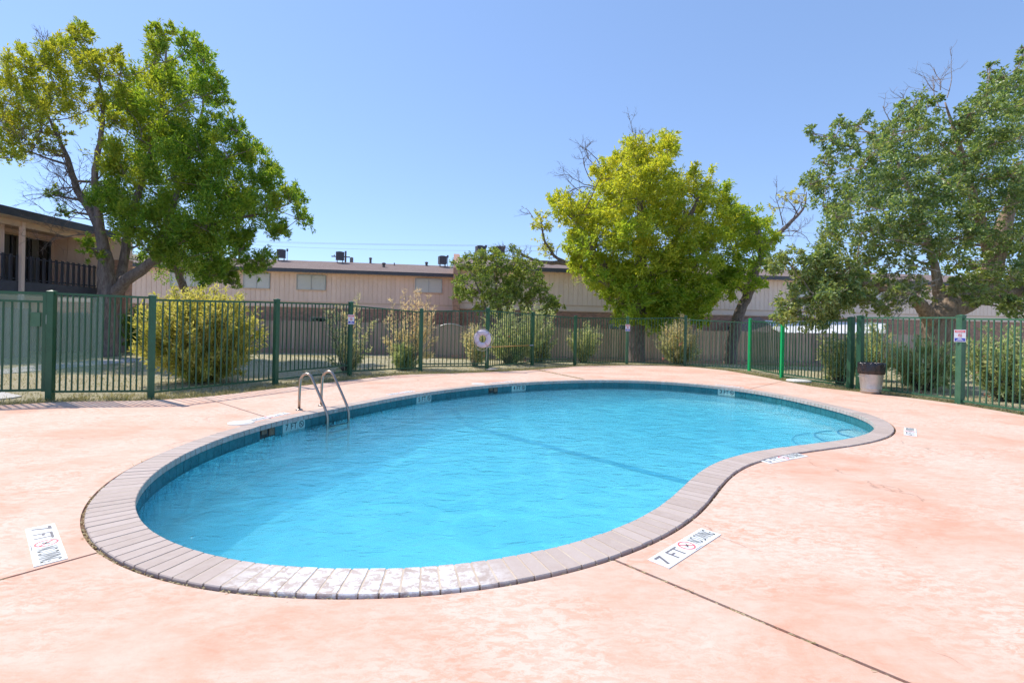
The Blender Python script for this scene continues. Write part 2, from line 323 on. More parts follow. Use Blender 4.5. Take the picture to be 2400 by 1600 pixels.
def leaf_arrays(p,d,n,l,w,fold=.25):
    """one folded diamond a leaf: p base, d along, n up, l length, w width"""
    d=nrm(d); s_=nrm(np.cross(d,n)); u=np.cross(s_,d)
    l=l[:,None]; w=w[:,None]
    V=np.stack([p,p+d*l*.45+s_*w*.5+u*w*fold,p+d*l-u*l*.12,p+d*l*.45-s_*w*.5+u*w*fold],1).reshape(-1,3)
    k=np.arange(len(p))[:,None]*4; T=np.concatenate([k+np.array([[0,1,2]]),k+np.array([[0,2,3]])],1).reshape(-1,3)
    return V,T
def text_mesh(s_,size=1.,bold=0.):
    cu=bpy.data.curves.new('t','FONT'); cu.body=s_; cu.size=size; cu.offset=bold; cu.resolution_u=3
    o=bpy.data.objects.new('t',cu); COL.objects.link(o); dg=bpy.context.evaluated_depsgraph_get(); dg.update()
    me=bpy.data.meshes.new_from_object(o.evaluated_get(dg)); bpy.data.objects.remove(o); V=[tuple(v.co) for v in me.vertices]; Fc=[tuple(p.vertices) for p in me.polygons]
    bpy.data.meshes.remove(me); return np.array(V),Fc
def fit_text(s_,x0,x1,y0,y1,bold=0.):
    V,Fc=text_mesh(s_,1.,bold); lo,hi=V.min(0),V.max(0)
    X=x0+(V[:,0]-lo[0])/(hi[0]-lo[0])*(x1-x0); Y=y0+(V[:,1]-lo[1])/(hi[1]-lo[1])*(y1-y0); return np.stack([X,Y],1),Fc
class Frame:
    """flat artwork laid on a real surface: origin, along, up, outward"""
    def __init__(s,o,ux,uy,nz): s.o,s.x,s.y,s.n=[np.array(q,float) for q in (o,ux,uy,nz)]
    def at(s,p,h=0.): p=np.asarray(p,float); return s.o+p[...,0:1]*s.x+p[...,1:2]*s.y+h*s.n
    def flat(s,name,P,Fc,h,mat,parent): return MB().add(s.at(np.asarray(P),h),Fc).build(name,mat,parent)
    def rect(s,name,x0,y0,x1,y1,h,t,mat,parent):
        A=s.at([(x0,y0),(x1,y0),(x1,y1),(x0,y1)],h); B=s.at([(x0,y0),(x1,y0),(x1,y1),(x0,y1)],h-t)
        return MB().add(list(A)+list(B),[(0,1,2,3),(0,4,5,1),(1,5,6,2),(2,6,7,3),(3,7,4,0)]).build(name,mat,parent)
    def ring(s,name,cx,cy,r0,r1,h,mat,parent,slash=True,n=28,rx=1.):
        m=MB(); t=[2*math.pi*k/n for k in range(n)]
        P=[(cx+r0*rx*math.cos(a),cy+r0*math.sin(a)) for a in t]+[(cx+r1*rx*math.cos(a),cy+r1*math.sin(a)) for a in t]
        m.add(s.at(P,h),[(k,k+n,(k+1)%n+n,(k+1)%n) for k in range(n)])
        if slash:
            w=(r1-r0)*.45; a=math.pi*.75; dx,dy=math.cos(a)*r0,math.sin(a)*r0; px,py=-math.sin(a)*w,math.cos(a)*w
            m.add(s.at([(cx+(dx+px)*rx,cy+dy+py),(cx+(dx-px)*rx,cy+dy-py),(cx+(-dx-px)*rx,cy-dy-py),(cx+(-dx+px)*rx,cy-dy+py)],h+.0006),[(0,1,2,3)])
        return m.build(name,mat,parent)
    def diver(s,name,cx,cy,r,h,mat,parent,rx=1.):
        # small leaning swimmer: head and bent body
        m=MB(); t=[2*math.pi*k/10 for k in range(10)]
        m.add(s.at([(cx+(-.38*r+.16*r*math.cos(a))*rx,cy-.42*r+.16*r*math.sin(a)) for a in t],h),[tuple(range(10))])
        for a,b_ in (((-.25,-.28),(.3,.2)),((.3,.2),(.55,.5)),((-.1,-.15),(-.45,.12)),((.1,.02),(.42,-.22))):
            d=np.array(b_)-np.array(a); q=np.array([-d[1],d[0]])/np.linalg.norm(d)*.07
            P=[np.array(a)+q,np.array(a)-q,np.array(b_)-q,np.array(b_)+q]; m.add(s.at([(cx+p[0]*r*rx,cy+p[1]*r) for p in P],h+.0003),[(0,1,2,3)])
        return m.build(name,mat,parent)
# ---------------------------------------------------------------- pool outline
OUT=[(168.4,1212),(179.5,1190),(222,1145.5),(266.4,1114),(322,1084.4),(377.4,1058.6),(470,1027),(544,1003),(636,981),(729,962),(834,943),(938,923.7),(1041,910),(1144,899.6),(1247.6,892.7),(1368,889),(1489,889.5),(1603,896),(1741,909),(1844,925.4),(1947.6,947.8),(2034,968.5),(2085,985.7),(2106,1004.6),(2104,1016.7),(2082,1030.5),(2034,1040.8),(1947.6,1052.8),(1861.6,1061.4),(1792.7,1071.8),(1734,1089),(1706.6,1108),(1689,1121.7),(1679,1147.5),(1672,1176.8),(1651.5,1204),(1613.6,1235),(1562,1266),(1500,1295.6),(1438,1318),(1346,1347),(1244,1371),(1142,1390),(1040,1401.7),(938,1409),(836,1412),(714,1409),(578,1401.7),(462.6,1390),(374,1372.8),(323,1357.5),(272,1338.8),(238,1320),(207.5,1299.7),(187,1276),(173.5,1248.6),(167.3,1221)]
def resample(P,n):
    Q=np.vstack([P,P[:1]]); L=np.r_[0,np.cumsum(np.linalg.norm(np.diff(Q,axis=0),axis=1))]; t=np.linspace(0,L[-1],n,endpoint=False)
    return np.stack([np.interp(t,L,Q[:,k]) for k in (0,1)],1),L[-1]
P0=np.array([G(*o)[:2] for o in OUT]); R,_=resample(P0,720)
kk=np.exp(-.5*(np.arange(-30,31)/9.)**2); kk/=kk.sum()
for _ in range(2): R=np.stack([np.convolve(np.r_[R[-30:,k],R[:,k],R[:30,k]],kk,'valid') for k in (0,1)],1)
NCOP=300
R,PERIM=resample(R,NCOP*6)          # outer rim of the coping, clockwise in plan
def normals(P):
    t=np.roll(P,-1,0)-np.roll(P,1,0); n=nrm(np.stack([t[:,1],-t[:,0]],1)); return n
NR=normals(R); cen=R.mean(0)
if ((R+NR*.1-cen)**2).sum()<((R-cen)**2).sum(): INW=NR
else: INW=-NR
COPW=(.278-.043*sstep(4.2,6.5,R[:,1])+.02*((R[:,0]<-2.6)&(R[:,1]<4.2)))[:,None]
COPW[:,0]=np.convolve(np.r_[COPW[-60:,0],COPW[:,0],COPW[:60,0]],np.ones(121)/121,'valid')
RIN=R+INW*COPW; WALL=R+INW*(COPW-.03)
def in_poly(P,x,y):
    x=np.asarray(x,float); y=np.asarray(y,float); r=np.zeros(x.shape,bool); n=len(P)
    for i in range(n):
        x0,y0=P[i]; x1,y1=P[(i+1)%n]
        if y0==y1: continue
        r^=((y0>y)!=(y1>y))&(x<(x1-x0)*(y-y0)/(y1-y0)+x0)
    return r
WATER_Z=-.178
# deck outline (seen edge from the photo, then round behind the camera)
DK=[(0,951),(126,939.6),(306,940),(363.5,937.7),(497,930),(600,914.7),(653,910),(806,892),(934,878),(1050,875),(1153,871.6),(1255,866.5),(1357,857.6),(1480,855.5),(1602,857.6),(1704,868),(1793,884),(1857,897),(1921,908.6),(2010,917.5),(2093,927),(2240,945),(2400,973)]
DECK=[tuple(G(*o)[:2]) for o in DK]
DECK=[(-12.5,-5),(-12.3,5.2),(-10.2,6.9)]+DECK+[(9.5,6.5),(9.6,-5)]
DECK=np.array(DECK); Dd=[]
for i in range(len(DECK)):
    a,b_=DECK[i],DECK[(i+1)%len(DECK)]; k=max(1,int(np.linalg.norm(b_-a)/.35))
    Dd+= [a+(b_-a)*t/k for t in range(k)]
Dd=np.array(Dd)
for _ in range(2):
    sm=(np.roll(Dd,1,0)+2*Dd+np.roll(Dd,-1,0))/4; keep=(Dd[:,1]>2); Dd=np.where(keep[:,None],sm,Dd)
DECK=Dd
# ---------------------------------------------------------------- setting: ground, deck, pool
def axis(lo,hi,step,far): 
    a=np.arange(lo,hi+1e-6,step); g=[hi+step*1.6**k for k in range(1,40) if hi+step*1.6**k<far]; l=[lo-step*1.6**k for k in range(1,40) if lo-step*1.6**k>-far]
    return np.array(sorted(l)+list(a)+g)
gx=axis(-26,30,.5,1400); gy=axis(-8,44,.5,1400); X,Y=np.meshgrid(gx,gy)
Z=ground_h(X,Y)+.02*np.sin(X*.9+Y*.4)*np.cos(Y*.7)*(Y>9)
ins=in_poly(DECK,X,Y); nxg=len(gx); Fg=[]
dmin=np.full(X.shape,9.)
for q in DECK[::2]: dmin=np.minimum(dmin,np.hypot(X-q[0],Y-q[1]))
deep=ins&(dmin>.9); Z=np.where(ins|(dmin<.4),np.minimum(Z,-.05),Z)
for j in range(len(gy)-1):
    for i in range(nxg-1):
        q=[(j,i),(j,i+1),(j+1,i+1),(j+1,i)]
        if all(deep[a] for a in q): continue
        Fg.append(tuple(a*nxg+b_ for a,b_ in q))
m=MB(); m.add(np.stack([X.ravel(),Y.ravel(),Z.ravel()],1),Fg); o=m.build('ground',"lawn",smooth=True); tag(o,'dry tan and green lawn around the pool deck','ground',kind='structure')
# deck: five slabs between joints
pool_deck=empty('pool_deck'); tag(pool_deck,'pink stained concrete deck around the pool','deck',kind='structure')
JN=[((207.5,1299.7),(0,1358)),((636,981),(477,931)),((1365,888),(1255,866)),((1765,911),(1844,891)),((1445,1316),(2130,1600))]
DEN=R-INW*.024
ji=[];jo=[]
for a,b_ in JN:
    A=G(*a)[:2]; B=G(*b_)[:2]; ii=int(np.argmin(((DEN-A)**2).sum(1))); d=nrm(B-DEN[ii])
    best=None
    for k in range(len(DECK)):       # where the joint line leaves the deck
        p,q=DECK[k],DECK[(k+1)%len(DECK)]; e=q-p; det=d[0]*(-e[1])+e[0]*d[1]
        if abs(det)<1e-9: continue
        r=p-DEN[ii]; t=(r[0]*(-e[1])+e[0]*r[1])/det; u_=(d[0]*r[1]-d[1]*r[0])/det
        if t>0 and 0<=u_<1 and (best is None or t<best[0]): best=(t,k,DEN[ii]+d*t)
    ji.append((ii,d)); jo.append(best)
N=len(DEN)
def walk(a,b_,n,step): 
    r=[a]; 
    while r[-1]!=b_: r.append((r[-1]+step)%n)
    return r
GAP=.011
ncop_dir=1
for k in range(5):
    i0,d0=ji[k]; i1,d1=ji[(k+1)%5]; t0,k0,p0=jo[k]; t1,k1,p1=jo[(k+1)%5]
    s0=np.array([-d0[1],d0[0]]); s1=np.array([-d1[1],d1[0]])
    inner=[DEN[i] for i in walk(i0,i1,N,1)][::3]+[DEN[i1]]
    mid=DEN[(i0+8)%N]
    if np.dot(mid-DEN[i0],s0)<0: s0=-s0
    mid=DEN[(i1-8)%N]
    if np.dot(mid-DEN[i1],s1)<0: s1=-s1
    inner[0]=inner[0]+s0*GAP; inner[-1]=inner[-1]+s1*GAP
    outer=[p0+s0*GAP]+[DECK[i] for i in walk((k0+1)%len(DECK),k1,len(DECK),1)]+[p1+s1*GAP]
    poly=inner+outer[::-1]
    MB().prism([tuple(p) for p in poly],-.12,0.).build('slab','deck_concrete',pool_deck)
# brown filler under joints and round the coping
m=MB()
for (ii,d),(t,k0,p) in zip(ji,jo): 
    a=DEN[ii]-d*.01; m.bar((a[0],a[1],-.022),(p[0],p[1],-.022),.05,.02)
Ro=R-INW*.05; n=len(R); st=list(range(0,n,4))
m.add([(*R[i]+INW[i]*.03,-.014) for i in st]+[(*Ro[i],-.014) for i in st],[(k,(k+1)%len(st),(k+1)%len(st)+len(st),k+len(st)) for k in range(len(st))])
m.build('joint_filler','joint_filler',pool_deck)['kind']='stuff'
# coping
coping=empty('pool_coping'); tag(coping,'ring of grey brick coping around the kidney shaped pool','coping',kind='structure')
m=MB(); st=list(range(0,n,4)); K=len(st)
m.add([(*R[i]+INW[i]*.012,.0098) for i in st]+[(*RIN[i]-INW[i]*.012,.0098) for i in st]+[(*RIN[i]-INW[i]*.012,-.05) for i in st]+[(*R[i]+INW[i]*.012,-.05) for i in st],
      [(k+r*K,(k+1)%K+r*K,(k+1)%K+((r+1)%4)*K,k+((r+1)%4)*K) for r in range(4) for k in range(K)])
m.build('mortar_bed','mortar',coping)
for k in range(NCOP):
    i0,i1=k*6,((k+1)*6)%n; dz=random.uniform(-.0015,.002); ch=.006
    g=.005/(PERIM/NCOP)
    def lp(A,B,t): return A+(B-A)*t
    oa,ob=lp(R[i0],R[i1],g),lp(R[i0],R[i1],1-g); ia,ib=lp(RIN[i0],RIN[i1],g),lp(RIN[i0],RIN[i1],1-g)
    jit=random.uniform(-.003,.003); nn_=INW[i0]; oa=oa+nn_*jit; ob=ob+nn_*jit
    c=(oa+ob+ia+ib)/4; zt=.012+dz
    top=[lp(q,c,.035) for q in (oa,ob,ib,ia)]
    vs=[(*q,-.055) for q in (oa,ob,ib,ia)]+[(*q,zt-ch) for q in (oa,ob,ib,ia)]+[(*q,zt) for q in top]
    m=MB(); m.add(vs,[(8,9,10,11)]+[(a,(a+1)%4,(a+1)%4+4,a+4) for a in range(4)]+[(a+4,(a+1)%4+4,(a+1)%4+8,a+8) for a in range(4)]+[(3,2,1,0)])
    m.build('coping_brick','coping_brick',coping)
# basin
def dist_wall(x,y):
    d=np.full(np.shape(x),9.)
    for q in WALL[::12]: d=np.minimum(d,np.hypot(x-q[0],y-q[1]))
    return d
SA=G(1062,990,-.74)[:2]; SB=G(1614,1132,-.74)[:2]      # sloping-floor break line
sd=nrm(SB-SA); sn=np.array([-sd[1],sd[0]])
if np.dot(np.array([4.,10.])-SA,sn)<0: sn=-sn
def floor_z(x,y):
    q=(np.asarray(x)-SA[0])*sn[0]+(np.asarray(y)-SA[1])*sn[1]
    z=np.where(q>0,-.74+.08*np.clip(q/6,0,1),-.74-.22*sstep(0,3.0,-q))
    dd=dist_wall(x,y); return z+.34*(1-np.clip(dd/.75,0,1))**2
pool=empty('pool_basin'); tag(pool,'pale plaster kidney shaped pool basin with teal waterline tiles','pool',kind='structure')
fx=np.arange(-4.4,7.2,.16); fy=np.arange(1.8,14.2,.16); X,Y=np.meshgrid(fx,fy); Zf=floor_z(X,Y); nx=len(fx)
np_mesh('floor',np.stack([X.ravel(),Y.ravel(),Zf.ravel()],1),[t for j in range(len(fy)-1) for i in range(nx-1) for t in ((j*nx+i,j*nx+i+1,(j+1)*nx+i+1),(j*nx+i,(j+1)*nx+i+1,(j+1)*nx+i))],'pool_plaster',pool,smooth=True)
st=list(range(0,n,5)); K=len(st); m=MB()
m.add([(*WALL[i],-.02) for i in st]+[(*WALL[i],-2.5) for i in st],[(k,(k+1)%K,(k+1)%K+K,k+K) for k in range(K)]); m.build('wall','pool_plaster',pool,True)
# break stripe on the floor
m=MB(); L_=np.linalg.norm(SB-SA)+1.2; pr=None
for k in range(60):
    c=SA-sd*.6+sd*L_*k/59; a=c-sn*.085; b_=c+sn*.085
    m.v+=[(a[0],a[1],float(floor_z(a[0],a[1]))+.012),(b_[0],b_[1],float(floor_z(b_[0],b_[1]))+.012)]
    if k: m.f.append((2*k-2,2*k-1,2*k+1,2*k))
m.build('floor_stripe','floor_stripe',pool)
# tiles on the waterline
NT=int(PERIM/.152); tl_pts,_=resample(WALL,NT*4); tn=normals(tl_pts); 
if np.mean(np.sum((cen-tl_pts)*tn,1))<0: tn=-tn
m=MB(); K=len(tl_pts)
m.add([(*tl_pts[i]+tn[i]*.004,-.045) for i in range(K)]+[(*tl_pts[i]+tn[i]*.004,-.24) for i in range(K)],[(k,(k+1)%K,(k+1)%K+K,k+K) for k in range(K)]); m.build('grout_bed','tile_grout',pool)
MARKS=[]   # (tile index of the first tile, text)
def near_tile(u,v):
    g=G(u,v,-.12)[:2]; return int(np.argmin(((tl_pts[::4]-g)**2).sum(1)))
MK=[('7',(687,1003)),('5',(998,938)),('4',(1214,909)),('3',(1697,919))]
SKIM=[near_tile(612,1022),near_tile(1143,915)]
taken={}
for d_,(u,v) in MK:
    k=near_tile(u,v); 
    for q in (-1,0,1): taken[(k+q)%NT]=(d_,q,k)
for k in SKIM: taken[k]=('skim',0,k); taken[(k+1)%NT]=('skim',1,k)
def tile(k,z0,z1,mat,name='tile',proud=.010,parent=None):
    i0,i1=k*4,(k*4+4)%K; e=.02
    a=tl_pts[i0]*(1-e)+tl_pts[i1]*e; b_=tl_pts[i0]*e+tl_pts[i1]*(1-e); N_=tn[(i0+2)%K]
    vs=[(*a,z0),(*b_,z0),(*b_,z1),(*a,z1)]; vs+=[(p[0]+N_[0]*proud,p[1]+N_[1]*proud,p[2]) for p in vs]
    m=MB(); m.add(vs,[(4,5,6,7),(0,1,5,4),(1,2,6,5),(2,3,7,6),(3,0,4,7)]); return m.build(name,mat,parent or pool),a,b_,N_
for k in range(NT):
    if k in taken: continue
    tile(k,-.205,-.056,'waterline_tile')
water=None
pw=R+INW*(COPW-.022); m=MB(); m.prism([tuple(p) for p in pw[::5]],-2.62,WATER_Z); o=m.build('water','water'); tag(o,'clear bright blue pool water','water',kind='structure')
# steps in the right end
m0=G(1990,1002,-.5)[:2]
tipi=int(np.argmin(((WALL-G(2050,1003,-.2)[:2])**2).sum(1))); tp=WALL[tipi]; 
steps=empty('pool_steps'); steps.parent=None
for k,(r,z) in enumerate(((.5,-.34),(.85,-.44),(1.2,-.56))):
    c=tp-INW[tipi]*.15; a0=math.atan2(INW[tipi][1],INW[tipi][0]); A=[a0-1.45+2.9*q/24 for q in range(25)]
    poly=[(c[0]+r*math.cos(a),c[1]+r*math.sin(a)) for a in A]
    so_=MB().prism(poly+[tuple(c-INW[tipi]*.2)],-1.9,z).build('step','pool_plaster',steps)
    MB().tube([(c[0]+(r-.03)*math.cos(a),c[1]+(r-.03)*math.sin(a),z+.004) for a in A],.018,5).build('step_edge','floor_stripe',so_)
tag(steps,'curved steps under the water in the right end of the pool','pool steps')
# depth markers in the tile band
for d_,(u,v) in MK:
    k=near_tile(u,v); pts=[]
    t=empty('depth_marker',(0,0,0)); tag(t,dict(zip('7543',('pale green 7 FT tile marker at the waterline left of the ladder','pale green 5 FT tile marker at the waterline right of the ladder','pale green 4 FT tile marker in the far tile band','pale green 3 FT tile marker in the far right tile band')))[d_],'depth marker','waterline depth markers')
    o1=[tile((k+q)%NT,-.205,-.050,'marker_tile','marker_tile',.0125,t) for q in (-1,0,1)]
    c=G(u,v,-.12)
    sgn=1
    for q,(ob,a,b_,N_) in zip((-1,0,1),o1):
        A3=np.array([*a,0.]); B3=np.array([*b_,0.]); x=nrm(B3-A3)
        if x[0]<0 and False: pass
        out=np.array([*N_,0.]); ux=np.cross(np.array([0,0,1.]),out)   # reading direction seen from inside the pool
        cc=(A3+B3)/2; cc[2]=-.114; wdt=np.linalg.norm(B3-A3)
        fr_=Frame(cc+out*.0125,ux,(0,0,1),out); pos=q*(1 if np.dot(x,ux)>0 else -1)
        if pos==-1: fr_.flat('digit',*fit_text(d_,-.022,.035,-.046,.046,.012),.002,'ink_black',ob)
        elif pos==0: fr_.flat('lettering',*fit_text('FT',-.058,.058,-.046,.046,.012),.002,'ink_black',ob)
        else:
            fr_.ring('ban_ring',0,0,.038,.050,.002,'ink_black',ob); fr_.diver('diver',0,0,.04,.0015,'ink_black',ob)
# skimmer mouths
for k,lab in zip(SKIM,('dark skimmer opening in the tile band left of the ladder','dark skimmer opening in the far tile band')):
    t=empty('skimmer'); tag(t,lab,'skimmer','skimmer openings')
    for q in (0,1):
        ob,a,b_,N_=tile((k+q)%NT,-.2,-.052,'skimmer_dark','mouth',.0065,t)
        c=(a+b_)/2+N_*.02; wv=nrm(b_-a)*.05; zt=(-.16,-.06) if q else (-.12,-.06)
        MB().add([(*(c-wv),zt[0]),(*(c+wv),zt[0]),(*(c+wv+N_*0),zt[1]),(*(c-wv),zt[1]),(*(c-wv-N_*.01),zt[0]),(*(c+wv-N_*.01),zt[0]),(*(c+wv-N_*.01),zt[1]),(*(c-wv-N_*.01),zt[1])],[(0,1,2,3),(7,6,5,4),(0,4,5,1),(1,5,6,2),(2,6,7,3),(3,7,4,0)]).build('flap','skimmer_flap',t)
# printed depth markers stuck on the deck
def deck_marker(bl,br,tl_,digit,label,faint=False):
    a,b_,c=[G(*q) for q in (bl,br,tl_)]; ux=nrm(b_-a); uy=np.array([-ux[1],ux[0],0.])
    L=float(np.linalg.norm(b_-a)); L=.73; Hh=.146
    t=empty('deck_marker'); tag(t,label,'depth marker','deck depth markers'); fr_=Frame(a,ux,uy,(0,0,1))
    fr_.rect('sheet',0,0,L,Hh,.0045,.004,'marker_sheet',t)
    fr_.flat('digit',*fit_text(digit,.035,.105,.025,.125,.02),.0055,'ink_grey',t)
    fr_.flat('lettering',*fit_text('FT',.165,.295,.025,.122,.006),.0055,'ink_grey',t)
    fr_.ring('ban_ring',.375,.078,.048,.058,.0055,'ink_red',t); fr_.diver('diver',.375,.078,.036,.0068,'ink_black',t)
    fr_.flat('lettering',*fit_text('NO DIVING',.455,.705,.026,.125,.0),.0055,'ink_black',t)
    fr_.rect('small_print',.36,.006,.46,.010,.0052,.0003,'ink_grey',t)
    return t
deck_marker((1568,1332.6),(1690,1253),(1519.8,1310.7),'7','white deck sticker reading 7 FT NO DIVING at the near right of the pool')
deck_marker((58.6,1241),(78.7,1328.6),(126.9,1226),'7','white deck sticker reading 7 FT NO DIVING at the near left corner')
deck_marker((1804.5,1086.6),(1887.8,1070.2),(1777.4,1078.6),'5','white deck sticker reading 5 FT NO DIVING beside the pool waist')
deck_marker((2149.4,1023),(2147.3,1003.4),(2120,1018.4),'4','white deck sticker off the right tip of the pool')
def far_marker(u0,u1,digit,label):       # beyond the far rim, read from outside, so upside down from here
    i0=int(np.argmin(((R-G(u0[0],u0[1])[:2])**2).sum(1))); i1=int(np.argmin(((R-G(u1[0],u1[1])[:2])**2).sum(1)))
    p=R[(i0+i1)//2]; t=nrm(R[(i0+i1)//2+4]-R[(i0+i1)//2-4]); nI=INW[(i0+i1)//2]
    ux=np.array([*t,0.]); uy=np.array([*nI,0.])
    if np.cross(ux,uy)[2]<0: ux=-ux
    o_=np.array([*p,0.])-uy*.24-ux*.365
    q=empty('deck_marker'); tag(q,label,'depth marker','deck depth markers'); fr_=Frame(o_,ux,uy,(0,0,1))
    fr_.rect('sheet',0,0,.73,.146,.0045,.004,'marker_sheet',q); fr_.flat('digit',*fit_text(digit,.035,.105,.025,.125,.02),.0055,'ink_grey',q)
    fr_.flat('lettering',*fit_text('FT',.165,.295,.025,.122,.006),.0055,'ink_grey',q); fr_.ring('ban_ring',.375,.078,.048,.058,.0055,'ink_red',q); fr_.flat('lettering',*fit_text('NO DIVING',.455,.705,.026,.125),.0055,'ink_grey',q)
far_marker((590,991),(700,968),'7','white deck sticker on the far side just left of the ladder')
far_marker((930,925),(975,919),'5','white sticker on the far deck just right of the ladder')
far_marker((1155,899),(1216,895),'4','white sticker on the far deck below the life ring')
far_marker((1669,903),(1737,909),'3','white sticker on the far right deck rim near the bright green posts')
def lid(u,v,r,label,h=.012):
    p=G(u,v); t=empty('access_lid',(p[0],p[1],0)); tag(t,label,'lid','round lids on the deck')
    MB().lathe([(.001,h),(r*.8,h),(r*.97,h*.8),(r,h*.4),(r,.0015)],28).build('cover','lid_white',t,True)
    MB().lathe([(r*.62,h+.0005),(r*.62,h+.003),(r*.68,h+.003),(r*.68,h+.0005)],28).build('grip_ring','lid_white',t)
lid(565,991,.17,'round white skimmer lid on the deck left of the ladder'); lid(1121,899.5,.17,'round white skimmer lid on the far rim'); lid(1872,893.5,.33,'round grey white lid lying at the deck edge near the bin',.05)
# ladder
lad=empty('pool_ladder'); tag(lad,'stainless steel pool ladder with two hooped handrails','ladder')
A_=G(701,960.5); B_=G(753,950.5)
ii=int(np.argmin(((WALL-(A_+B_)[:2]/2)**2).sum(1))); inw=np.array([*INW[ii],0.]); along=nrm(B_-A_); inw=nrm(np.cross(along,np.array([0,0,1.]))); 
if np.dot(inw[:2],INW[ii])<0: inw=-inw
rails=[]
for base in (A_,B_):
    # deck post, hoop, slope, then straight down the wall; hoop placed from the photo
    prof=[(0,.0),(.0,.2),(.005,.38),(.015,.46)]
    for q in range(1,10):
        a=math.pi-math.pi*.80*q/9; prof.append((.150+.135*math.cos(a),.475+.125*math.sin(a)))
    prof+=[(.335,.42),(.43,.27),(.52,.12),(.575,.02),(.60,-.06),(.605,-.2),(.605,-.5),(.605,-.72)]
    pts=[base+inw*x+np.array([0,0,z]) for x,z in prof]
    MB().tube(pts,.0215,14).build('handrail','ladder_steel',lad,True); rails.append(base)
    MB().lathe([(.055,.002),(.055,.012),(.035,.022),(.024,.024)],20,tuple(base)).build('escutcheon','ladder_steel',lad,True)
for z in (-.235,-.33,-.45):
    a=rails[0]+inw*.605+np.array([0,0,z]); b_=rails[1]+inw*.605+np.array([0,0,z]); MB().bar(a,b_,.06,.025).build('tread','ladder_steel',lad)
# ---------------------------------------------------------------- green fence
POSTS=[(117,685,934),(353,695,932),(645,703,898),(819,709,877),(985,725,868),(1141,724,866),(1247,733,855),(1347,741.5,854),(1469,743,852),(1605,741,857),(1756,748,868),(1832,753,885),(1992,745,909),(2014,742,912),(2249,741,943.5)]
PP=[]
for u,t,bt_ in POSTS:
    g=G(u,bt_); PP.append((g[0],g[1],(bt_-t)*g[1]/FPX))
PP.append((9.75,7.9,1.8)); PP.append((10.0,5.2,1.8))
fence=empty('pool_fence',(0,0,0)); tag(fence,'dark green steel picket fence curving behind the pool','fence')
fence2=empty('pool_fence',(0,0,0)); tag(fence2,'lighter green steel picket fence at the right edge behind the bin','fence')
gate=empty('pool_gate',(0,0,0)); tag(gate,'narrow green picket gate between two bright green posts','gate')
POST_ME={}
def fpost(i,par,mat,w=.098):
    x,y,h=PP[i]; j=min(i+1,len(PP)-1) if i+1<len(PP) else i; k=max(i-1,0)
    rz=math.atan2(PP[j][1]-PP[k][1],PP[j][0]-PP[k][0])
    m=MB(); m.box((0,0,h/2-.05),(w,w,h+.1)); o=m.build('post',mat,par); o.location=(x,y,0); o.rotation_euler=(0,0,rz)
    c=MB(); hw=w/2+.008; c.add([(-hw,-hw,h),(hw,-hw,h),(hw,hw,h),(-hw,hw,h),(-hw,-hw,h+.018),(hw,-hw,h+.018),(hw,hw,h+.018),(-hw,hw,h+.018),(0,0,h+.04)],[(0,1,5,4),(1,2,6,5),(2,3,7,6),(3,0,4,7),(4,5,8),(5,6,8),(6,7,8),(7,4,8),(3,2,1,0)]).build('post_cap',mat,o)
PK={}
def panel(i,j,par,mat,drop=.05,bot=.12,extra=None,pitch=.132,pw_=.020):
    a,b_=PP[i],PP[j]; A=np.array(a[:2]); B=np.array(b_[:2]); L=np.linalg.norm(B-A); d=(B-A)/L; A2=A+d*.05; B2=B-d*.05; rz=math.atan2(d[1],d[0])
    za,zb=a[2]-drop,b_[2]-drop
    for z0,z1,nm in ((za,zb,'top_rail'),(bot,bot,'bottom_rail'))+(((extra,extra,'bottom_rail'),) if extra else ()):
        MB().bar((*A2,z0),(*B2,z1),.036,.036).build(nm,mat,par)
    nP=max(2,int(round(L/pitch))-1)
    for q in range(1,nP+1):
        t=q/(nP+1); p=A2+(B2-A2)*t; zt=za+(zb-za)*t-.018; h=round(zt-bot-.018,2); key=(mat,h)
        if key not in PK: PK[key]=MB().box((0,0,h/2),(pw_,pw_,h)).mesh('picket',mat)
        o_=inst('picket',PK[key],par,(p[0],p[1],bot+.018),rz+random.uniform(-.03,.03)); o_.rotation_euler.x=random.gauss(0,.004); o_.rotation_euler.y=random.gauss(0,.004)
for i in range(0,10): fpost(i,fence,'fence_green' if i not in (8,) else 'fence_pale')
panel(0,1,fence,'fence_green',.02,.125,pitch=.1); panel(1,2,fence,'fence_green',.06,.10); panel(2,3,fence,'fence_green',.06,.26,.09); panel(3,4,fence,'fence_green',.09,.09); panel(4,5,fence,'fence_green',.06,.12,.2)
panel(5,6,fence,'fence_green',.06,.11); panel(6,7,fence,'fence_green',.06,.10,.21); panel(7,8,fence,'fence_green',.06,.06); panel(8,9,fence,'fence_green',.06,.06); panel(9,10,fence,'fence_pale',.13,.05)
fpost(10,gate,'fence_bright',.085); fpost(11,gate,'fence_bright',.085); panel(10,11,gate,'fence_green',.06,.10)
for i in (12,): fpost(i,fence2,'fence_green',.12)
fpost(13,fence2,'fence_green',.12); fpost(14,fence2,'fence_pale',.115); fpost(15,fence2,'fence_pale',.115)
panel(11,12,fence2,'fence_green',.05,.12,.05); panel(13,14,fence2,'fence_pale',.03,.07,pw_=.024); panel(14,15,fence2,'fence_pale',.06,.05,pw_=.024); panel(15,16,fence2,'fence_pale',.06,.05,pw_=.024)
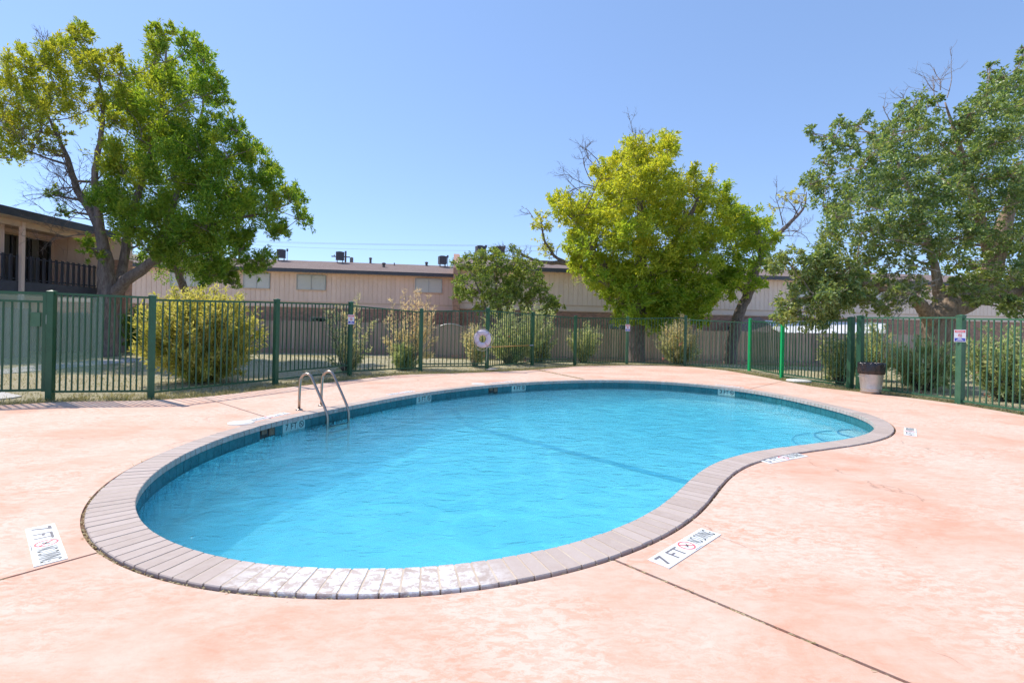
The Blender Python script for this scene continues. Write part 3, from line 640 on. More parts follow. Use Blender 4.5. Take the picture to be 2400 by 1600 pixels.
# screened gate at the left edge
g0=np.array(PP[0][:2]); gd=nrm(np.array([-1.55,-.62])); gl_=1.45; hgt=PP[0][2]
sg=empty('pool_gate',(0,0,0)); tag(sg,'green screened gate with a lock box at the left edge','gate')
a=g0+gd*.07; b_=g0+gd*gl_
for z,wd_ in ((hgt-.025,.045),(hgt-.17,.035),(.16,.04)): MB().bar((*a,z),(*b_,z),wd_,wd_).build('rail','fence_green',sg)
for p in (a+gd*.02,b_): MB().box((p[0],p[1],hgt/2+.06),(.05,.05,hgt-.14),math.atan2(gd[1],gd[0])).build('stile','fence_green',sg)
for q in range(1,12):
    p=a+(b_-a)*q/12; MB().box((p[0],p[1],hgt/2),(.022,.022,hgt-.33),math.atan2(gd[1],gd[0])).build('picket','fence_green',sg)
nb=np.array([-gd[1],gd[0]]); nb=nb if nb[1]>0 else -nb
def sheet(name,p,q,z0,z1,par,off):
    o_=nb*off; MB().add([(*(p+o_),z0),(*(q+o_),z0),(*(q+o_),z1),(*(p+o_),z1)],[(0,1,2,3)]).build(name,'screen_mesh',par)
sheet('screen',a,b_,.45,hgt-.05,sg,.03); 
c=a+gd*.13
MB().box((c[0]-nb[0]*.03,c[1]-nb[1]*.03,hgt-.48),(.13,.05,.24),math.atan2(gd[1],gd[0])).build('lock_box','fence_pale',sg)
MB().box((a[0]-gd[0]*.015,a[1]-gd[1]*.015,hgt-.48),(.02,.06,.16),math.atan2(gd[1],gd[0])).build('latch','lock_steel',sg)
pA=np.array(PP[0][:2]); pB=np.array(PP[1][:2]); dd=nrm(pB-pA); nb=np.array([-dd[1],dd[0]]); 
sheet('screen',pA+dd*.06,pA+dd*.78,.42,PP[0][2]-.06,fence,.03)
# signs on posts
def sign(i,wd_,hh,zc,label):
    x,y,h=PP[i]; out=nrm(np.array([-x,-y])*1.)
    rz=math.atan2(PP[min(i+1,15)][1]-PP[i-1][1],PP[min(i+1,15)][0]-PP[i-1][0]); nn_=np.array([math.sin(rz),-math.cos(rz)])
    if np.dot(nn_,out)<0: nn_=-nn_
    nn_=nrm(nn_*.35+out*.65); out3=np.array([*nn_,0.]); ux=np.cross(np.array([0,0,1.]),out3)
    t=empty('warning_sign',(0,0,0)); tag(t,label,'sign','warning signs on the fence posts'); fr_=Frame(np.array([x,y,zc])+out3*.075,ux,(0,0,1),out3)
    fr_.rect('plate',-wd_/2,-hh/2,wd_/2,hh/2,0,.012,'sign_white',t); w_=wd_*.44
    fr_.rect('red_band',-w_,hh*.27,w_,hh*.45,.003,.002,'ink_red',t); fr_.rect('blue_band',-w_,-hh*.44,w_,-hh*.19,.003,.002,'ink_blue',t)
    fr_.ring('ban_ring',0,hh*.04,hh*.085,hh*.125,.003,'ink_red',t); fr_.diver('diver',0,hh*.04,hh*.09,.0045,'ink_black',t)
    fr_.rect('header_print',-w_*.7,hh*.34,w_*.7,hh*.38,.0045,.001,'sign_white',t)
    for q,(yy,ww) in enumerate(((-.24,.35),(-.30,.45),(-.37,.7))): fr_.rect('footer_print',-w_*ww,hh*(yy-.018),w_*ww,hh*(yy+.018),.0045,.001,'sign_white',t)
sign(3,.165,.27,1.53,'small red and blue banded sign on a fence post left of the life ring'); sign(8,.19,.28,1.46,'small faded sign on the thin post below the big yellow green tree'); sign(14,.19,.26,1.43,'small red and blue banded sign on the post at the right edge')
# life ring and rope
lp_=np.array(PP[5][:2]); oc=W(1131,794,0.985*PP[5][1]); fdir=nrm(np.array([-.28,-1,0.])); t=empty('life_ring',tuple(oc)); tag(t,'white life ring with rope hung on the green fence post','life ring')
ux=np.cross(np.array([0,0,1.]),-fdir); ux=nrm(ux); uz=np.array([0,0,1.]); r0=.205; r1=.088
def ringpt(a,b_,R_=r0,r_=r1,flat=.6): return ux*(R_+r_*math.cos(b_))*math.cos(a)+uz*(R_+r_*math.cos(b_))*math.sin(a)+fdir*r_*flat*math.sin(b_)
vs=[ringpt(2*math.pi*i/48,2*math.pi*j/14) for i in range(48) for j in range(14)]
MB().add(vs,[(i*14+j,i*14+(j+1)%14,((i+1)%48)*14+(j+1)%14,((i+1)%48)*14+j) for i in range(48) for j in range(14)]).build('float','ring_foam',t,True)
for k in range(4):
    a0=math.pi*(.28+k/2); A=[a0-.09+.18*q/4 for q in range(5)]; vs=[ringpt(a,2*math.pi*j/14,r0,r1+.003) for a in A for j in range(14)]
    MB().add(vs,[(i*14+j,i*14+(j+1)%14,(i+1)*14+(j+1)%14,(i+1)*14+j) for i in range(4) for j in range(14)]).build('band','ring_band',t,True)
for k in range(4):
    a0=math.pi*(.28+k/2); pts=[]
    for q in range(9):
        s_=q/8; a=a0+math.pi/2*s_; rr=r0+r1+.01+.045*math.sin(math.pi*s_)*(1.4 if k in (1,2) else .5); pts.append(ux*rr*math.cos(a)+uz*(rr*math.sin(a)-(.02 if k in(2,3) else 0))+fdir*.01)
    MB().tube(pts,.007,6).build('rope','rope',t,True)
pts=[np.array([.13,0,-.22])+np.array([.02*math.sin(k*.7),-.03,-.11*k]) for k in range(6)]
MB().tube(pts,.006,6).build('hanging_rope','rope',t,True)
pts=[]; gz=-oc[2]+.03
for k in range(60):
    a=k*.75; pts.append(np.array([.28+.16*math.cos(a)*(1-.004*k)+.002*k,-.12+.09*math.sin(a*1.13),gz+.012*(k%5)/4+.0006*k]))
MB().tube(pts,.006,5).build('coiled_rope','rope',t,True)
# rescue pole between posts
a=np.array([PP[5][0],PP[5][1],0])+np.array([.02,-.085,.74]); b_=np.array([PP[6][0],PP[6][1],0])+np.array([.02,-.085,.74])
t=empty('rescue_pole',tuple(a)); tag(t,'golden horizontal rescue pole hooked on the fence beside the life ring','pole'); d=b_-a
MB().tube([np.zeros(3)+d*.06,d*.9],.018,10).build('shaft','pole_gold',t,True); MB().tube([d*.0,d*.06],.022,10).build('tip','pole_tip',t); MB().tube([d*.9,d*1.0],.02,10).build('tip','pole_tip',t)
for s_ in (.03,.97): MB().tube([d*s_+np.array([0,.07,.0]),d*s_+np.array([0,0,-.03]),d*s_+np.array([0,-.03,.0]),d*s_+np.array([0,-.03,.03])],.007,6).build('hook','lock_steel',t)
# bin
bp=G(2041,921); t=empty('trash_can',(bp[0],bp[1],0)); tag(t,'galvanised metal bin with a black liner by the fence','trash can')
def rib(k,r,z): return (.006 if k%2 else -.004)*(1. if .13<z<.60 else 0.)
prof=[(.001,.02),(.20,.02),(.205,.0),(.207,.05),(.211,.055),(.211,.07),(.208,.075),(.212,.10),(.216,.105),(.216,.12),(.213,.13),(.225,.3),(.24,.5),(.247,.60),(.25,.62),(.25,.68),(.256,.69),(.25,.70)]
MB().lathe(prof,72,(0,0,0),rib).build('body','galvanised',t,True)
def brib(k,r,z): return .010*math.sin(k*1.3+z*9)+.006*math.sin(k*.51-z*21)
MB().lathe([(.252,.465+.0),(.268,.47),(.275,.56),(.272,.66),(.275,.71),(.268,.735),(.252,.74),(.235,.70),(.22,.52),(.2,.3)],60,(0,0,0),brib).build('liner','bag_plastic',t,True)
for s_ in (-1,1): MB().tube([(s_*.235,-.05,.42),(s_*.28,-.05,.40),(s_*.28,.05,.40),(s_*.235,.05,.42)],.008,6).build('handle','galvanised',t)
exec_later=[]
# ---------------------------------------------------------------- buildings behind
def windowed(par,x0,x1,z0,z1,glass='window_glass',y=-.035,mull=True):
    wv=MB().box(((x0+x1)/2,y-.015,(z0+z1)/2),(x1-x0,.03,z1-z0)).build('window',glass,par)
    fw=.06
    for nm,c,s_ in (('frame',((x0+x1)/2,y-.03,z1+fw/2),(x1-x0+2*fw,.08,fw)),('sill',((x0+x1)/2,y-.045,z0-fw/2),(x1-x0+2*fw,.11,fw)),('frame',(x0-fw/2,y-.03,(z0+z1)/2),(fw,.079,z1-z0)),('frame',(x1+fw/2,y-.03,(z0+z1)/2),(fw,.079,z1-z0))):
        MB().box(c,s_).build(nm,'trim_paint' if nm=='sill' else 'aluminium',wv)
    if mull: MB().box(((x0+x1)/2,y-.035,(z0+z1)/2),(.05,.05,z1-z0)).build('mullion','aluminium',wv)
    return wv
def blind_behind(par,x0,x1,z0,z1,y=-.035): MB().box(((x0+x1)/2,y-.033,(z0+z1)/2),(x1-x0-.05,.004,z1-z0-.04)).build('blind','blind',par)
def block(name,org,rz,L0,L1,label,siding,wins,low,firewall=False):
    t=empty(name,org,rz); tag(t,label,'building','apartment blocks behind the lawn')
    xm,ln=(L0+L1)/2,L1-L0
    MB().box((xm,4.6,.75),(ln,9.2,3.58)).build('brick_wall','brick_wall',t)
    MB().box((xm,4.6,3.87),(ln,9.2,2.64)).build('upper_wall','trim_paint',t)
    nb_=int(ln/.343); bw=ln/nb_; B1=MB().box((0,-.018,0),(bw-.022,.036,.36)).mesh('siding_board',siding); B2=MB().box((0,-.018,0),(bw-.022,.036,2.2)).mesh('siding_board',siding)
    for k in range(nb_):
        x=L0+bw*(k+.5); inst('siding_board',B2,t,(x,0,4.08+random.uniform(-.003,.003)))
    inst('siding_skirt',MB().box((xm,-.016,2.735),(ln,.03,.34)).mesh('siding_skirt',siding),t)
    MB().box((xm,-.03,2.945),(ln+.02,.065,.07)).build('band_trim','trim_paint',t)
    MB().box((xm,-.02,2.53),(ln+.02,.05,.05)).build('band_trim','trim_paint',t)
    # roof: two slopes on one prism, dark fascia, soffit
    e=.7; P=[(-e,5.44),(5.,6.72),(10.2,5.44)]
    m=MB(); vs=[(x,y,z) for x in (L0-.25,L1+.25) for y,z in P]+[(x,y,z-.05) for x in (L0-.25,L1+.25) for y,z in P]
    m.add(vs,[(0,3,4,1),(1,4,5,2),(6,7,10,9),(7,8,11,10),(0,1,7,6),(1,2,8,7),(3,9,10,4),(4,10,11,5),(0,6,9,3),(2,5,11,8)]); rf=m.build('roof','shingles',t)
    MB().box((xm,-e-.02,5.30),(ln+.5,.05,.27)).build('fascia','fascia_paint',t); MB().box((xm,-e/2,5.175),(ln+.46,e-.04,.03)).build('soffit','trim_paint',t)
    for (x0,x1,z0,z1,bl) in wins:
        wv=windowed(t,x0,x1,z0,z1)
        if bl: blind_behind(wv,x0,x1,z0,z1) if False else None
    for (x0,x1,z0,z1) in low: windowed(t,x0,x1,z0,z1,'dark_glass',-.02)
    if firewall:
        m=MB(); Q=[(-1.0,-1.2),(-1.0,5.2),(-.5,5.62),(5,6.98),(10.4,5.7),(10.4,-1.2)]; a_,b2=L0-.47,L0-.02
        m.add([(a_,y,z) for y,z in Q]+[(b2,y,z) for y,z in Q],[(0,1,2,3,4,5),(11,10,9,8,7,6)]+[(k,k+6,(k+1)%6+6,(k+1)%6) for k in range(6)]); m.build('firewall','brick_wall',t)
    return t
RZ1=math.atan2(1.8,13.4); O1=(-18.2,37.,0)
blk1=block('apartment_block',O1,RZ1,-18,14.9,'long beige apartment block with two upper windows left of the round bush','siding_paint',[(1.65,3.7,3.9,5.0,1),(10.6,12.6,3.95,5.0,1),(-7.3,-5.3,3.9,5.0,1),(-2.2,-.4,3.9,5.0,1)],[(2.7,3.9,1.0,1.75)])
RZ2=math.atan2(2.3,18.8); O2=(-3.6,32.98,0)
blk2=block('apartment_block',O2,RZ2,0,46,'nearer beige apartment block behind the yellow green tree and patio cover','siding_pale',[(24.4,25.8,3.9,4.95,1),(31,33,3.9,4.95,1),(12,14,3.9,4.95,1)],[(10.6,12.0,.9,1.62),(19.5,21,.6,1.7)],True)
def loc2w(O,rz,x,y,z): return (O[0]+x*math.cos(rz)-y*math.sin(rz),O[1]+x*math.sin(rz)+y*math.cos(rz),z)
def roof_z(y): return 5.44+(y+.7)/5.7*1.28
def unit(O,rz,x,y,s_,label):
    p=loc2w(O,rz,x,y,roof_z(y)); t=empty('condenser_unit',p,rz+.25); tag(t,label,'air conditioner','condenser units on the roofs')
    for q in ((-.3,-.3),(.3,-.3),(.3,.3),(-.3,.3)): MB().box((q[0]*s_,q[1]*s_,.1),(.05,.05,.4)).build('leg','vent_metal',t)
    MB().box((0,0,.30+.4*s_),(.84*s_,.84*s_,.74*s_)).build('core','skimmer_dark',t)
    for k in range(9):
        for sx,sy,rz_ in ((1,0,0),(0,1,math.pi/2)):
            for sg in (-1,1):
                d=(-.4+.1*k)*s_
                MB().box((sg*.435*s_ if sx else d, sg*.435*s_ if sy else d,.30+.4*s_),(.025,.06*s_,.76*s_) if sx else (.06*s_,.025,.76*s_)).build('slat','unit_metal',t)
    MB().box((0,0,.30+.80*s_),(.92*s_,.92*s_,.06)).build('top_panel','unit_metal',t); MB().box((0,0,.285),(.92*s_,.92*s_,.05)).build('base_panel','unit_metal',t)
    MB().lathe([(.30*s_,.34+.8*s_),(.30*s_,.38+.8*s_),(.02,.40+.8*s_)],14).build('fan_guard','vent_metal',t)
    MB().box((.62*s_,0,.45),(.035,.035,1.1)).build('disconnect_post','vent_metal',t); MB().box((.62*s_,0,.95),(.14,.1,.22)).build('disconnect_box','unit_metal',t)
unit(O1,RZ1,-.95,4.2,.74,'condenser unit on the roof beside the left tree crown'); unit(O1,RZ1,3.85,4.2,.74,'condenser unit on the middle of the long roof'); unit(O1,RZ1,12.6,4.0,.74,'condenser unit on the roof end just left of the round bush')
unit(O2,RZ2,1.6,5.,.74,'condenser unit above the left of the round bush'); unit(O2,RZ2,3.1,5.2,.74,'condenser unit above the top of the round bush')
for (x,y,h,r,lab) in ((7.8,2.2,.42,.12,'stubby roof vent pipe between the two upper windows'),(6.3,4.9,.55,.10,'roof vent pipe near the ridge beside the utility pole'),(11.2,4.4,.4,.11,'roof vent pipe near the right condenser unit'),(8.5,3.6,.3,.04,'thin pipe vent on the long roof')):
    p=loc2w(O1,RZ1,x,y,roof_z(y)-.08); t=empty('roof_vent',p); tag(t,lab,'roof vent','pipe vents on the long roof'); MB().lathe([(r,0),(r,h)],12).build('pipe','vent_metal',t,True); MB().lathe([(r*1.35,h*.8),(r*1.35,h),(.001,h+.06)],12).build('cap','vent_metal',t)
# patio cover beyond the board fence
pc=empty('patio_cover'); tag(pc,'low white patio cover behind the board fence at right','patio cover')
A=W(1775,750,34.4); B=W(2075,757,34.4); C=W(2075,781,31.6); D=W(1838,781,31.6)
q=[A,B,C,D]; MB().add([tuple(p) for p in q]+[(p[0],p[1],p[2]-.09) for p in q],[(3,2,1,0),(4,5,6,7),(0,1,5,4),(1,2,6,5),(2,3,7,6),(3,0,4,7)]).build('roof_sheet','patio_roof',pc)
for k in range(1,14):
    t_=k/14; a=A+(B-A)*t_+np.array([0,0,.012]); c=D+(C-D)*t_+np.array([0,0,.012]); MB().bar(a,c,.03,.03).build('rib','patio_roof',pc)
MB().bar(D+np.array([0,-.05,-.1]),C+np.array([0,-.05,-.1]),.05,.16).build('gutter','vent_metal',pc)
for k in range(4):
    p=D+(C-D)*(k/3.); MB().box((p[0],p[1]+.1,(p[2]-.1-.95)/2),(.09,.09,p[2]-.1+.95)).build('post','vent_metal',pc)
# brown gable next to it
gb=empty('shed_gable'); tag(gb,'brown shingled little gable roof left of the white patio cover','shed roof')
a=W(1738,749,33.6); b_=W(1780,742,33.6); c=W(1836,784,32.4); d=W(1720,784,32.4)
MB().add([tuple(d),tuple(c),tuple(b_),tuple(a),tuple(c+np.array([0,1.8,0])),tuple(d+np.array([0,1.8,0]))],[(0,1,2,3),(1,4,2),(5,0,3),(4,5,3,2)]).build('roof','shingles',gb)
MB().box(((c[0]+d[0])/2,32.4+1,(c[2]-1)/2),(c[0]-d[0]-.3,1.4,c[2]+.9)).build('wall','wood_board',gb)
# board fences
def board_fence(pts,z0,z1,label,single=False,step=.15):
    t=empty('board_fence'); tag(t,label,'fence','weathered board fences')
    m=MB()
    for (x0,y0),(x1,y1) in zip(pts[:-1],pts[1:]):
        L=math.hypot(x1-x0,y1-y0); k=int(L/step); rz=math.atan2(y1-y0,x1-x0)
        for i in range(k):
            s_=(i+.5)/k; h=z1-z0+random.uniform(-.03,.03); x,y=x0+(x1-x0)*s_,y0+(y1-y0)*s_
            if single: MB().box((x,y,z0+h/2),(step-.014,.022,h),rz+random.uniform(-.03,.03)).build('board','wood_board',t)
            else: m.box((x,y,z0+h/2),(step-.016,.025,h),rz+random.uniform(-.04,.04))
        nx_,ny_=-math.sin(rz),math.cos(rz)
        for z in (z0+.35,z1-.35): MB().bar((x0+nx_*.045,y0+ny_*.045,z),(x1+nx_*.045,y1+ny_*.045,z),.04,.09).build('rail','wood_board',t)
        for i in range(int(L/2.4)+1): MB().box((x0+(x1-x0)*i*2.4/L+nx_*.1,y0+(y1-y0)*i*2.4/L+ny_*.1,(z0+z1)/2-.05),(.09,.09,z1-z0),rz).build('post','wood_board',t)
    if not single: m.build('board_run','wood_board',t)['kind']='stuff'
    return t
board_fence([(-27,34.4),(-18.7,35.3),(-7.0,36.2)],-.55,1.48,'weathered board fence below the long beige block',step=.16)
board_fence([(-7.0,35.9),(-6.6,30.4),(-4.6,30.5)],-.55,1.42,'grey board fence return at the left of the arched gate',step=.16)
board_fence([(-3.1,30.6),(4,31.0),(12.6,31.2),(22,31.4),(27,31.6)],-.55,1.38,'long grey board fence beyond the big yellow green tree',step=.16)
board_fence([(-20.6,20.6),(-17.4,21.3),(-14.1,22.0)],-.3,1.62,'dark board fence standing behind the left tree trunk',True)
board_fence([(-17.6,9.5),(-17.5,17.6)],-.3,1.70,'grey board fence in front of the balcony building',True)
# arched gate in the board fence
t=empty('board_gate',(-3.85,30.5,0)); tag(t,'arched grey board gate with a pale curved cap','gate')
for k in range(9):
    x=-.64+.16*k; h=1.78+.16*(1-(x/.7)**2); MB().box((x,0,-.5+h/2),(.148,.03,h)).build('board','wood_board',t)
MB().tube([(-.74+1.48*k/12,-.03,1.30+.18*(1-((-.74+1.48*k/12)/.74)**2)) for k in range(13)],.035,6).build('arched_cap','aluminium',t,True)
for x in (-.80,.80): MB().box((x,0,.45),(.12,.1,1.9)).build('gate_post','wood_board',t)
# retaining kerbs under the board fences
def kerb(pts,label):
    t=MB()
    for (x0,y0),(x1,y1) in zip(pts[:-1],pts[1:]): t.bar((x0,y0,-.76),(x1,y1,-.76),.3,.44)
    tag(t.build('retaining_wall','retaining_concrete'),label,'retaining wall')
kerb([(-27,34.2),(-18.7,35.1),(-7.2,36.0)],'low brown retaining kerb below the board fence at left')
kerb([(-7.2,30.2),(4,30.8),(12.6,31.0),(27,31.4)],'low brown retaining kerb along the far edge of the lawn')
# ---------------------------------------------------------------- balcony building at the left
t=empty('balcony_building',(-19,18,0)); tag(t,'two storey building with dark balcony railing behind the left tree','building')
def wb(name,c,s_,mat,par=None,rz=0.): return MB().box((c[0]+19,c[1]-18,c[2]),s_,rz).build(name,mat,par or t)
wb('balcony_slab',(-20,15.6,2.54),(2.06,13.2,.47),'fascia_paint')
for k in range(26): 
    y=15.4+.262*k; wb('railing_slat',(-19.0,y,3.28),(.03,.235,1.0),'railing_paint',None,.45)
wb('railing_rail',(-19.0,18.6,3.70),(.035,7.2,.045),'railing_paint'); wb('railing_rail',(-19.0,18.6,2.86),(.035,7.2,.045),'railing_paint')
for y in (14.4,18.62): wb('pillar',(-18.93,y,2.32),(.13,.13,5.46),'siding_paint')
wb('beam',(-18.98,15.8,4.96),(.16,13,.22),'trim_paint'); wb('fascia',(-18.28,15.8,5.225),(.06,13.4,.29),'fascia_paint'); wb('soffit',(-19.65,15.8,5.075),(2.7,13.3,.03),'trim_paint')
MB().add([(.66,-9,5.40),(.66,4.55,5.40),(-6,4.55,6.5),(-6,-9,6.5),(.66,-9,5.36),(.66,4.55,5.36),(-6,4.55,6.4),(-6,-9,6.4)],[(0,1,2,3),(7,6,5,4),(0,4,5,1),(1,5,6,2),(2,6,7,3),(3,7,4,0)]).build('roof','shingles',t)
wb('storage_wall',(-19.75,15.2,3.92),(.5,6.3,2.27),'siding_paint')
for k in range(16): wb('siding_board',(-19.485,12.3+.4*k,3.92),(.03,.375,2.24),'siding_paint')
wb('recess_wall',(-21.2,20.3,3.92),(.5,4.2,2.27),'siding_paint'); wb('recess_end_wall',(-20.2,22.1,3.92),(1.9,.1,2.27),'siding_paint')
for k in range(5): wb('siding_board',(-20.1+.36*k-.4,22.035,3.92),(.34,.03,2.24),'siding_paint')
wb('lower_wall',(-21.2,15.8,.95),(.5,13,2.7),'siding_paint')
dr=wb('sliding_door',(-20.94,20.55,3.78),(.03,2.5,2.05),'dark_glass')
for y,w_ in ((19.7,.72),(20.55,.42),(21.15,.3)): wb('curtain',(-20.915,y,3.78),(.012,w_,1.98),'curtain',dr)
for y in (19.3,20.15,20.85,21.8): wb('door_frame',(-20.905,y,3.78),(.06,.06,2.06),'fascia_paint',dr)
wb('door_frame',(-20.905,20.55,4.83),(.06,2.56,.07),'trim_paint',dr)
MB().lathe([(.001,-.05),(.11,-.045),(.12,0)],16,(-.9,3.2,5.06)).build('ceiling_lamp','lid_white',t,True)
wb('end_wing',(-18.55,22.42,1.85),(1.5,.4,4.5),'brick_wall'); wb('end_wing_cap',(-18.9,22.42,4.6),(2.2,.36,1.0),'siding_paint')
# paths
def sheet_on_ground(name,px,z,mat,label,cat):
    P=[G(u,v,z) for u,v in px]; o=MB().prism([(p[0],p[1]) for p in P],z-.06,z).build(name,mat); return tag(o,label,cat,kind='structure')
sheet_on_ground('path',[(0,916),(52,927),(30,931),(0,934),(-200,960),(-300,930)],-.012,'path_concrete','pale concrete path at the left gate','path')
sheet_on_ground('path',[(-200,880),(120,853),(240,843),(345,838),(352,845),(250,852),(130,864),(-200,895)],-.02,'path_concrete','pale concrete walk past the left tree','path')
# utility pole and wires
t=empty('utility_pole',(-20.5,60,0)); tag(t,'distant wooden utility pole with crossarm above the long roof','utility pole')
p=W(810,600,60); MB().tube([(0,0,-1),(0,0,p[2]+.6)],[.16,.11],8).build('pole','pole_wood',t); t.location.x=p[0]
MB().box((-.6,0,p[2]-.1),(2.2,.1,.12),.2).build('crossarm','pole_wood',t); MB().lathe([(.22,p[2]-1.0),(.22,p[2]-.2),(.001,p[2]-.1)],10,(.75,0,0)).build('transformer','unit_metal',t)
for k in range(3): MB().lathe([(.05,p[2]-.02),(.07,p[2]+.1),(.02,p[2]+.16)],8,(-1.4+.55*k,0,0)).build('insulator','vent_metal',t)
for k,(v0,v1,v2) in enumerate(((563,572,577),(566,574,580),(571,585,588))):
    a,c_,e_=W(560,v0,62),W(900,v1,62),W(1500,v2,62); pts=[]
    for q in range(25):
        s_=q/24; pts.append((1-s_)**2*a+2*s_*(1-s_)*(2*c_-.5*a-.5*e_)*1.+s_*s_*e_)
    tag(MB().tube(pts,.018,4).build('power_line','wire'),['uppermost power line above the long roof','middle power line above the long roof','lowest power line above the long roof'][k],'power line','power lines in the sky')
t=empty('utility_pole',(W(561,560,64)[0],64,0)); tag(t,'thin distant pole seen through the left tree crown','utility pole'); MB().tube([(0,0,-1),(0,0,W(561,560,64)[2])],[.15,.1],8).build('pole','pole_wood',t)
# ---------------------------------------------------------------- trees and shrubs
def limb(pts,k=4,wob=.03):
    """smooth a polyline of (point, radius)"""
    P=np.array([np.r_[p,r] for p,r in pts]); out=[]
    for i in range(len(P)-1):
        p0,p1,p2,p3=P[max(i-1,0)],P[i],P[i+1],P[min(i+2,len(P)-1)]
        for q in range(k):
            t=q/k; out.append(.5*((2*p1)+(-p0+p2)*t+(2*p0-5*p1+4*p2-p3)*t*t+(-p0+3*p1-3*p2+p3)*t**3))
    out.append(P[-1]); out=np.array(out); out[1:-1,:3]+=RNG.normal(0,1,(len(out)-2,3))*wob*np.minimum(out[1:-1,3:4],.12)*5
    return out
class Tree:
    def __init__(s,name,base,label,cat,barkm,leafm,group=None):
        s.t=empty(name,tuple(base)); tag(s.t,label,cat,group); s.b=np.array(base,float); s.bark=barkm; s.leaf=leafm; s.limbs=[]; s.tw=MB(); s.L=[[] for _ in range(6)]; s.nodes=[]
    def add_limb(s,pts,n=10):
        q=limb(pts); s.limbs.append((q,n)); s.nodes.append(q); return q
    def build_wood(s):
        for k,(q,n) in enumerate(s.limbs):
            MB().tube(q[:,:3]-s.b,np.maximum(q[:,3],.006),n).build('trunk' if k==0 else 'limb',s.bark,s.t,True)
        if s.tw.v: s.tw.build('branches',s.bark,s.t,True)['kind']='stuff'
    def branch_to(s,c,r_end=.012,r_max=.07,bend=.15):
        A=np.vstack(s.nodes); d=np.linalg.norm(A[:,:3]-c,axis=1)+np.maximum(0,A[:,2]-c[2]+.2)*1.2; i=int(np.argmin(d)); p=A[i,:3]; r=min(A[i,3]*.55,r_max)
        mid=(p+c)/2+RNG.normal(0,1,3)*np.linalg.norm(c-p)*bend*.6; mid[2]-=np.linalg.norm(c-p)*.06
        q=[(1-t)**2*p+2*t*(1-t)*mid+t*t*c for t in np.linspace(0,1,7)]; rr=np.linspace(max(r,r_end),r_end,7)
        s.tw.tube([x-s.b for x in q],rr,5,cap=False); s.nodes.append(np.c_[np.array(q)[2:],rr[2:]])
    def clump(s,c,rad,nleaf,leaf=(.09,.035),up=.25,tint=.0,wander=.8,twigs=5,per=9,spread=1.,hollow=.25,droop=.0):
        """leafy sprays: twigs run outward from the middle of the clump, leaves sit along them"""
        rad=np.asarray(rad,float)*np.ones(3); nt_=max(3,int(nleaf/per)); K_=int(6+3*rad.mean()); ku=nrm(RNG.normal(0,1,(K_,3))); ki=RNG.integers(0,K_,nt_)
        kr=RNG.uniform(.25,.8,(K_,1)); kt=RNG.normal(0,.09,K_)
        sub=c+ku*rad*kr; u=nrm(ku[ki]*.7+RNG.normal(0,.75,(nt_,3))+np.array([0,0,up*1.6]))
        st=sub[ki]+RNG.normal(0,.10,(nt_,3))*rad; en=st+u*rad*RNG.uniform(.18,.52,(nt_,1))
        en[:,2]-=droop*rad[2]
        t=RNG.uniform(.1,1.02,(nt_,per))**.8; ax=en-st; p=st[:,None]+ax[:,None]*t[...,None]+RNG.normal(0,1,(nt_,per,3))*rad.mean()*.045*spread
        d=nrm(ax)[:,None]*.75+nrm(RNG.normal(0,1,(nt_,per,3)))*wander; d[...,2]-=.12
        n_=nrm(RNG.normal(0,1,(nt_,per,3))*.75+np.array([0,0,.8])+np.array(SUN_DIR)*.35)
        k=nt_*per; l=leaf[0]*RNG.uniform(.65,1.25,k); w=leaf[1]*RNG.uniform(.7,1.25,k)
        tv=np.clip(tint+np.repeat(kt[ki]+RNG.normal(0,.06,nt_),per)+RNG.normal(0,.06,k),0,1)
        for a,x in zip(s.L,(p.reshape(-1,3)-s.b,d.reshape(-1,3),n_.reshape(-1,3),l,w,tv)): a.append(x)
        for q in range(min(twigs,nt_)): s.tw.tube([c-s.b,(c+en[q])/2+RNG.normal(0,.03,3)-s.b,en[q]-s.b],[.011,.007,.003],3,cap=False)
    def build_leaves(s,name='crown',fold=.25):
        p,d,n_,l,w,tv=[np.concatenate(x) for x in s.L]; V,T=leaf_arrays(p,d,n_,l,w,fold); np_mesh(name,V,T,s.leaf,s.t,np.repeat(tv,4))['kind']='stuff'
    def dead(s,p,d,L,r=.02,depth=3,up=.15):
        """bare twig fan"""
        p=np.array(p,float); d=nrm(np.array(d,float)); pts=[p]; q=p.copy(); dd=d.copy(); n_=5
        for k in range(n_):
            dd=nrm(dd+RNG.normal(0,.16,3)+np.array([0,0,up*.3])); q=q+dd*L/n_; pts.append(q.copy())
        s.tw.tube([x-s.b for x in pts],np.linspace(r,r*.45,n_+1),4,cap=False)
        if depth>0:
            for k in range(int(RNG.integers(3,6))):
                i=int(RNG.integers(1,n_+1)); a=nrm(dd+RNG.normal(0,.62,3)+np.array([0,0,up])); s.dead(pts[i],a,L*RNG.uniform(.38,.65),max(r*.5,.004),depth-1,up)
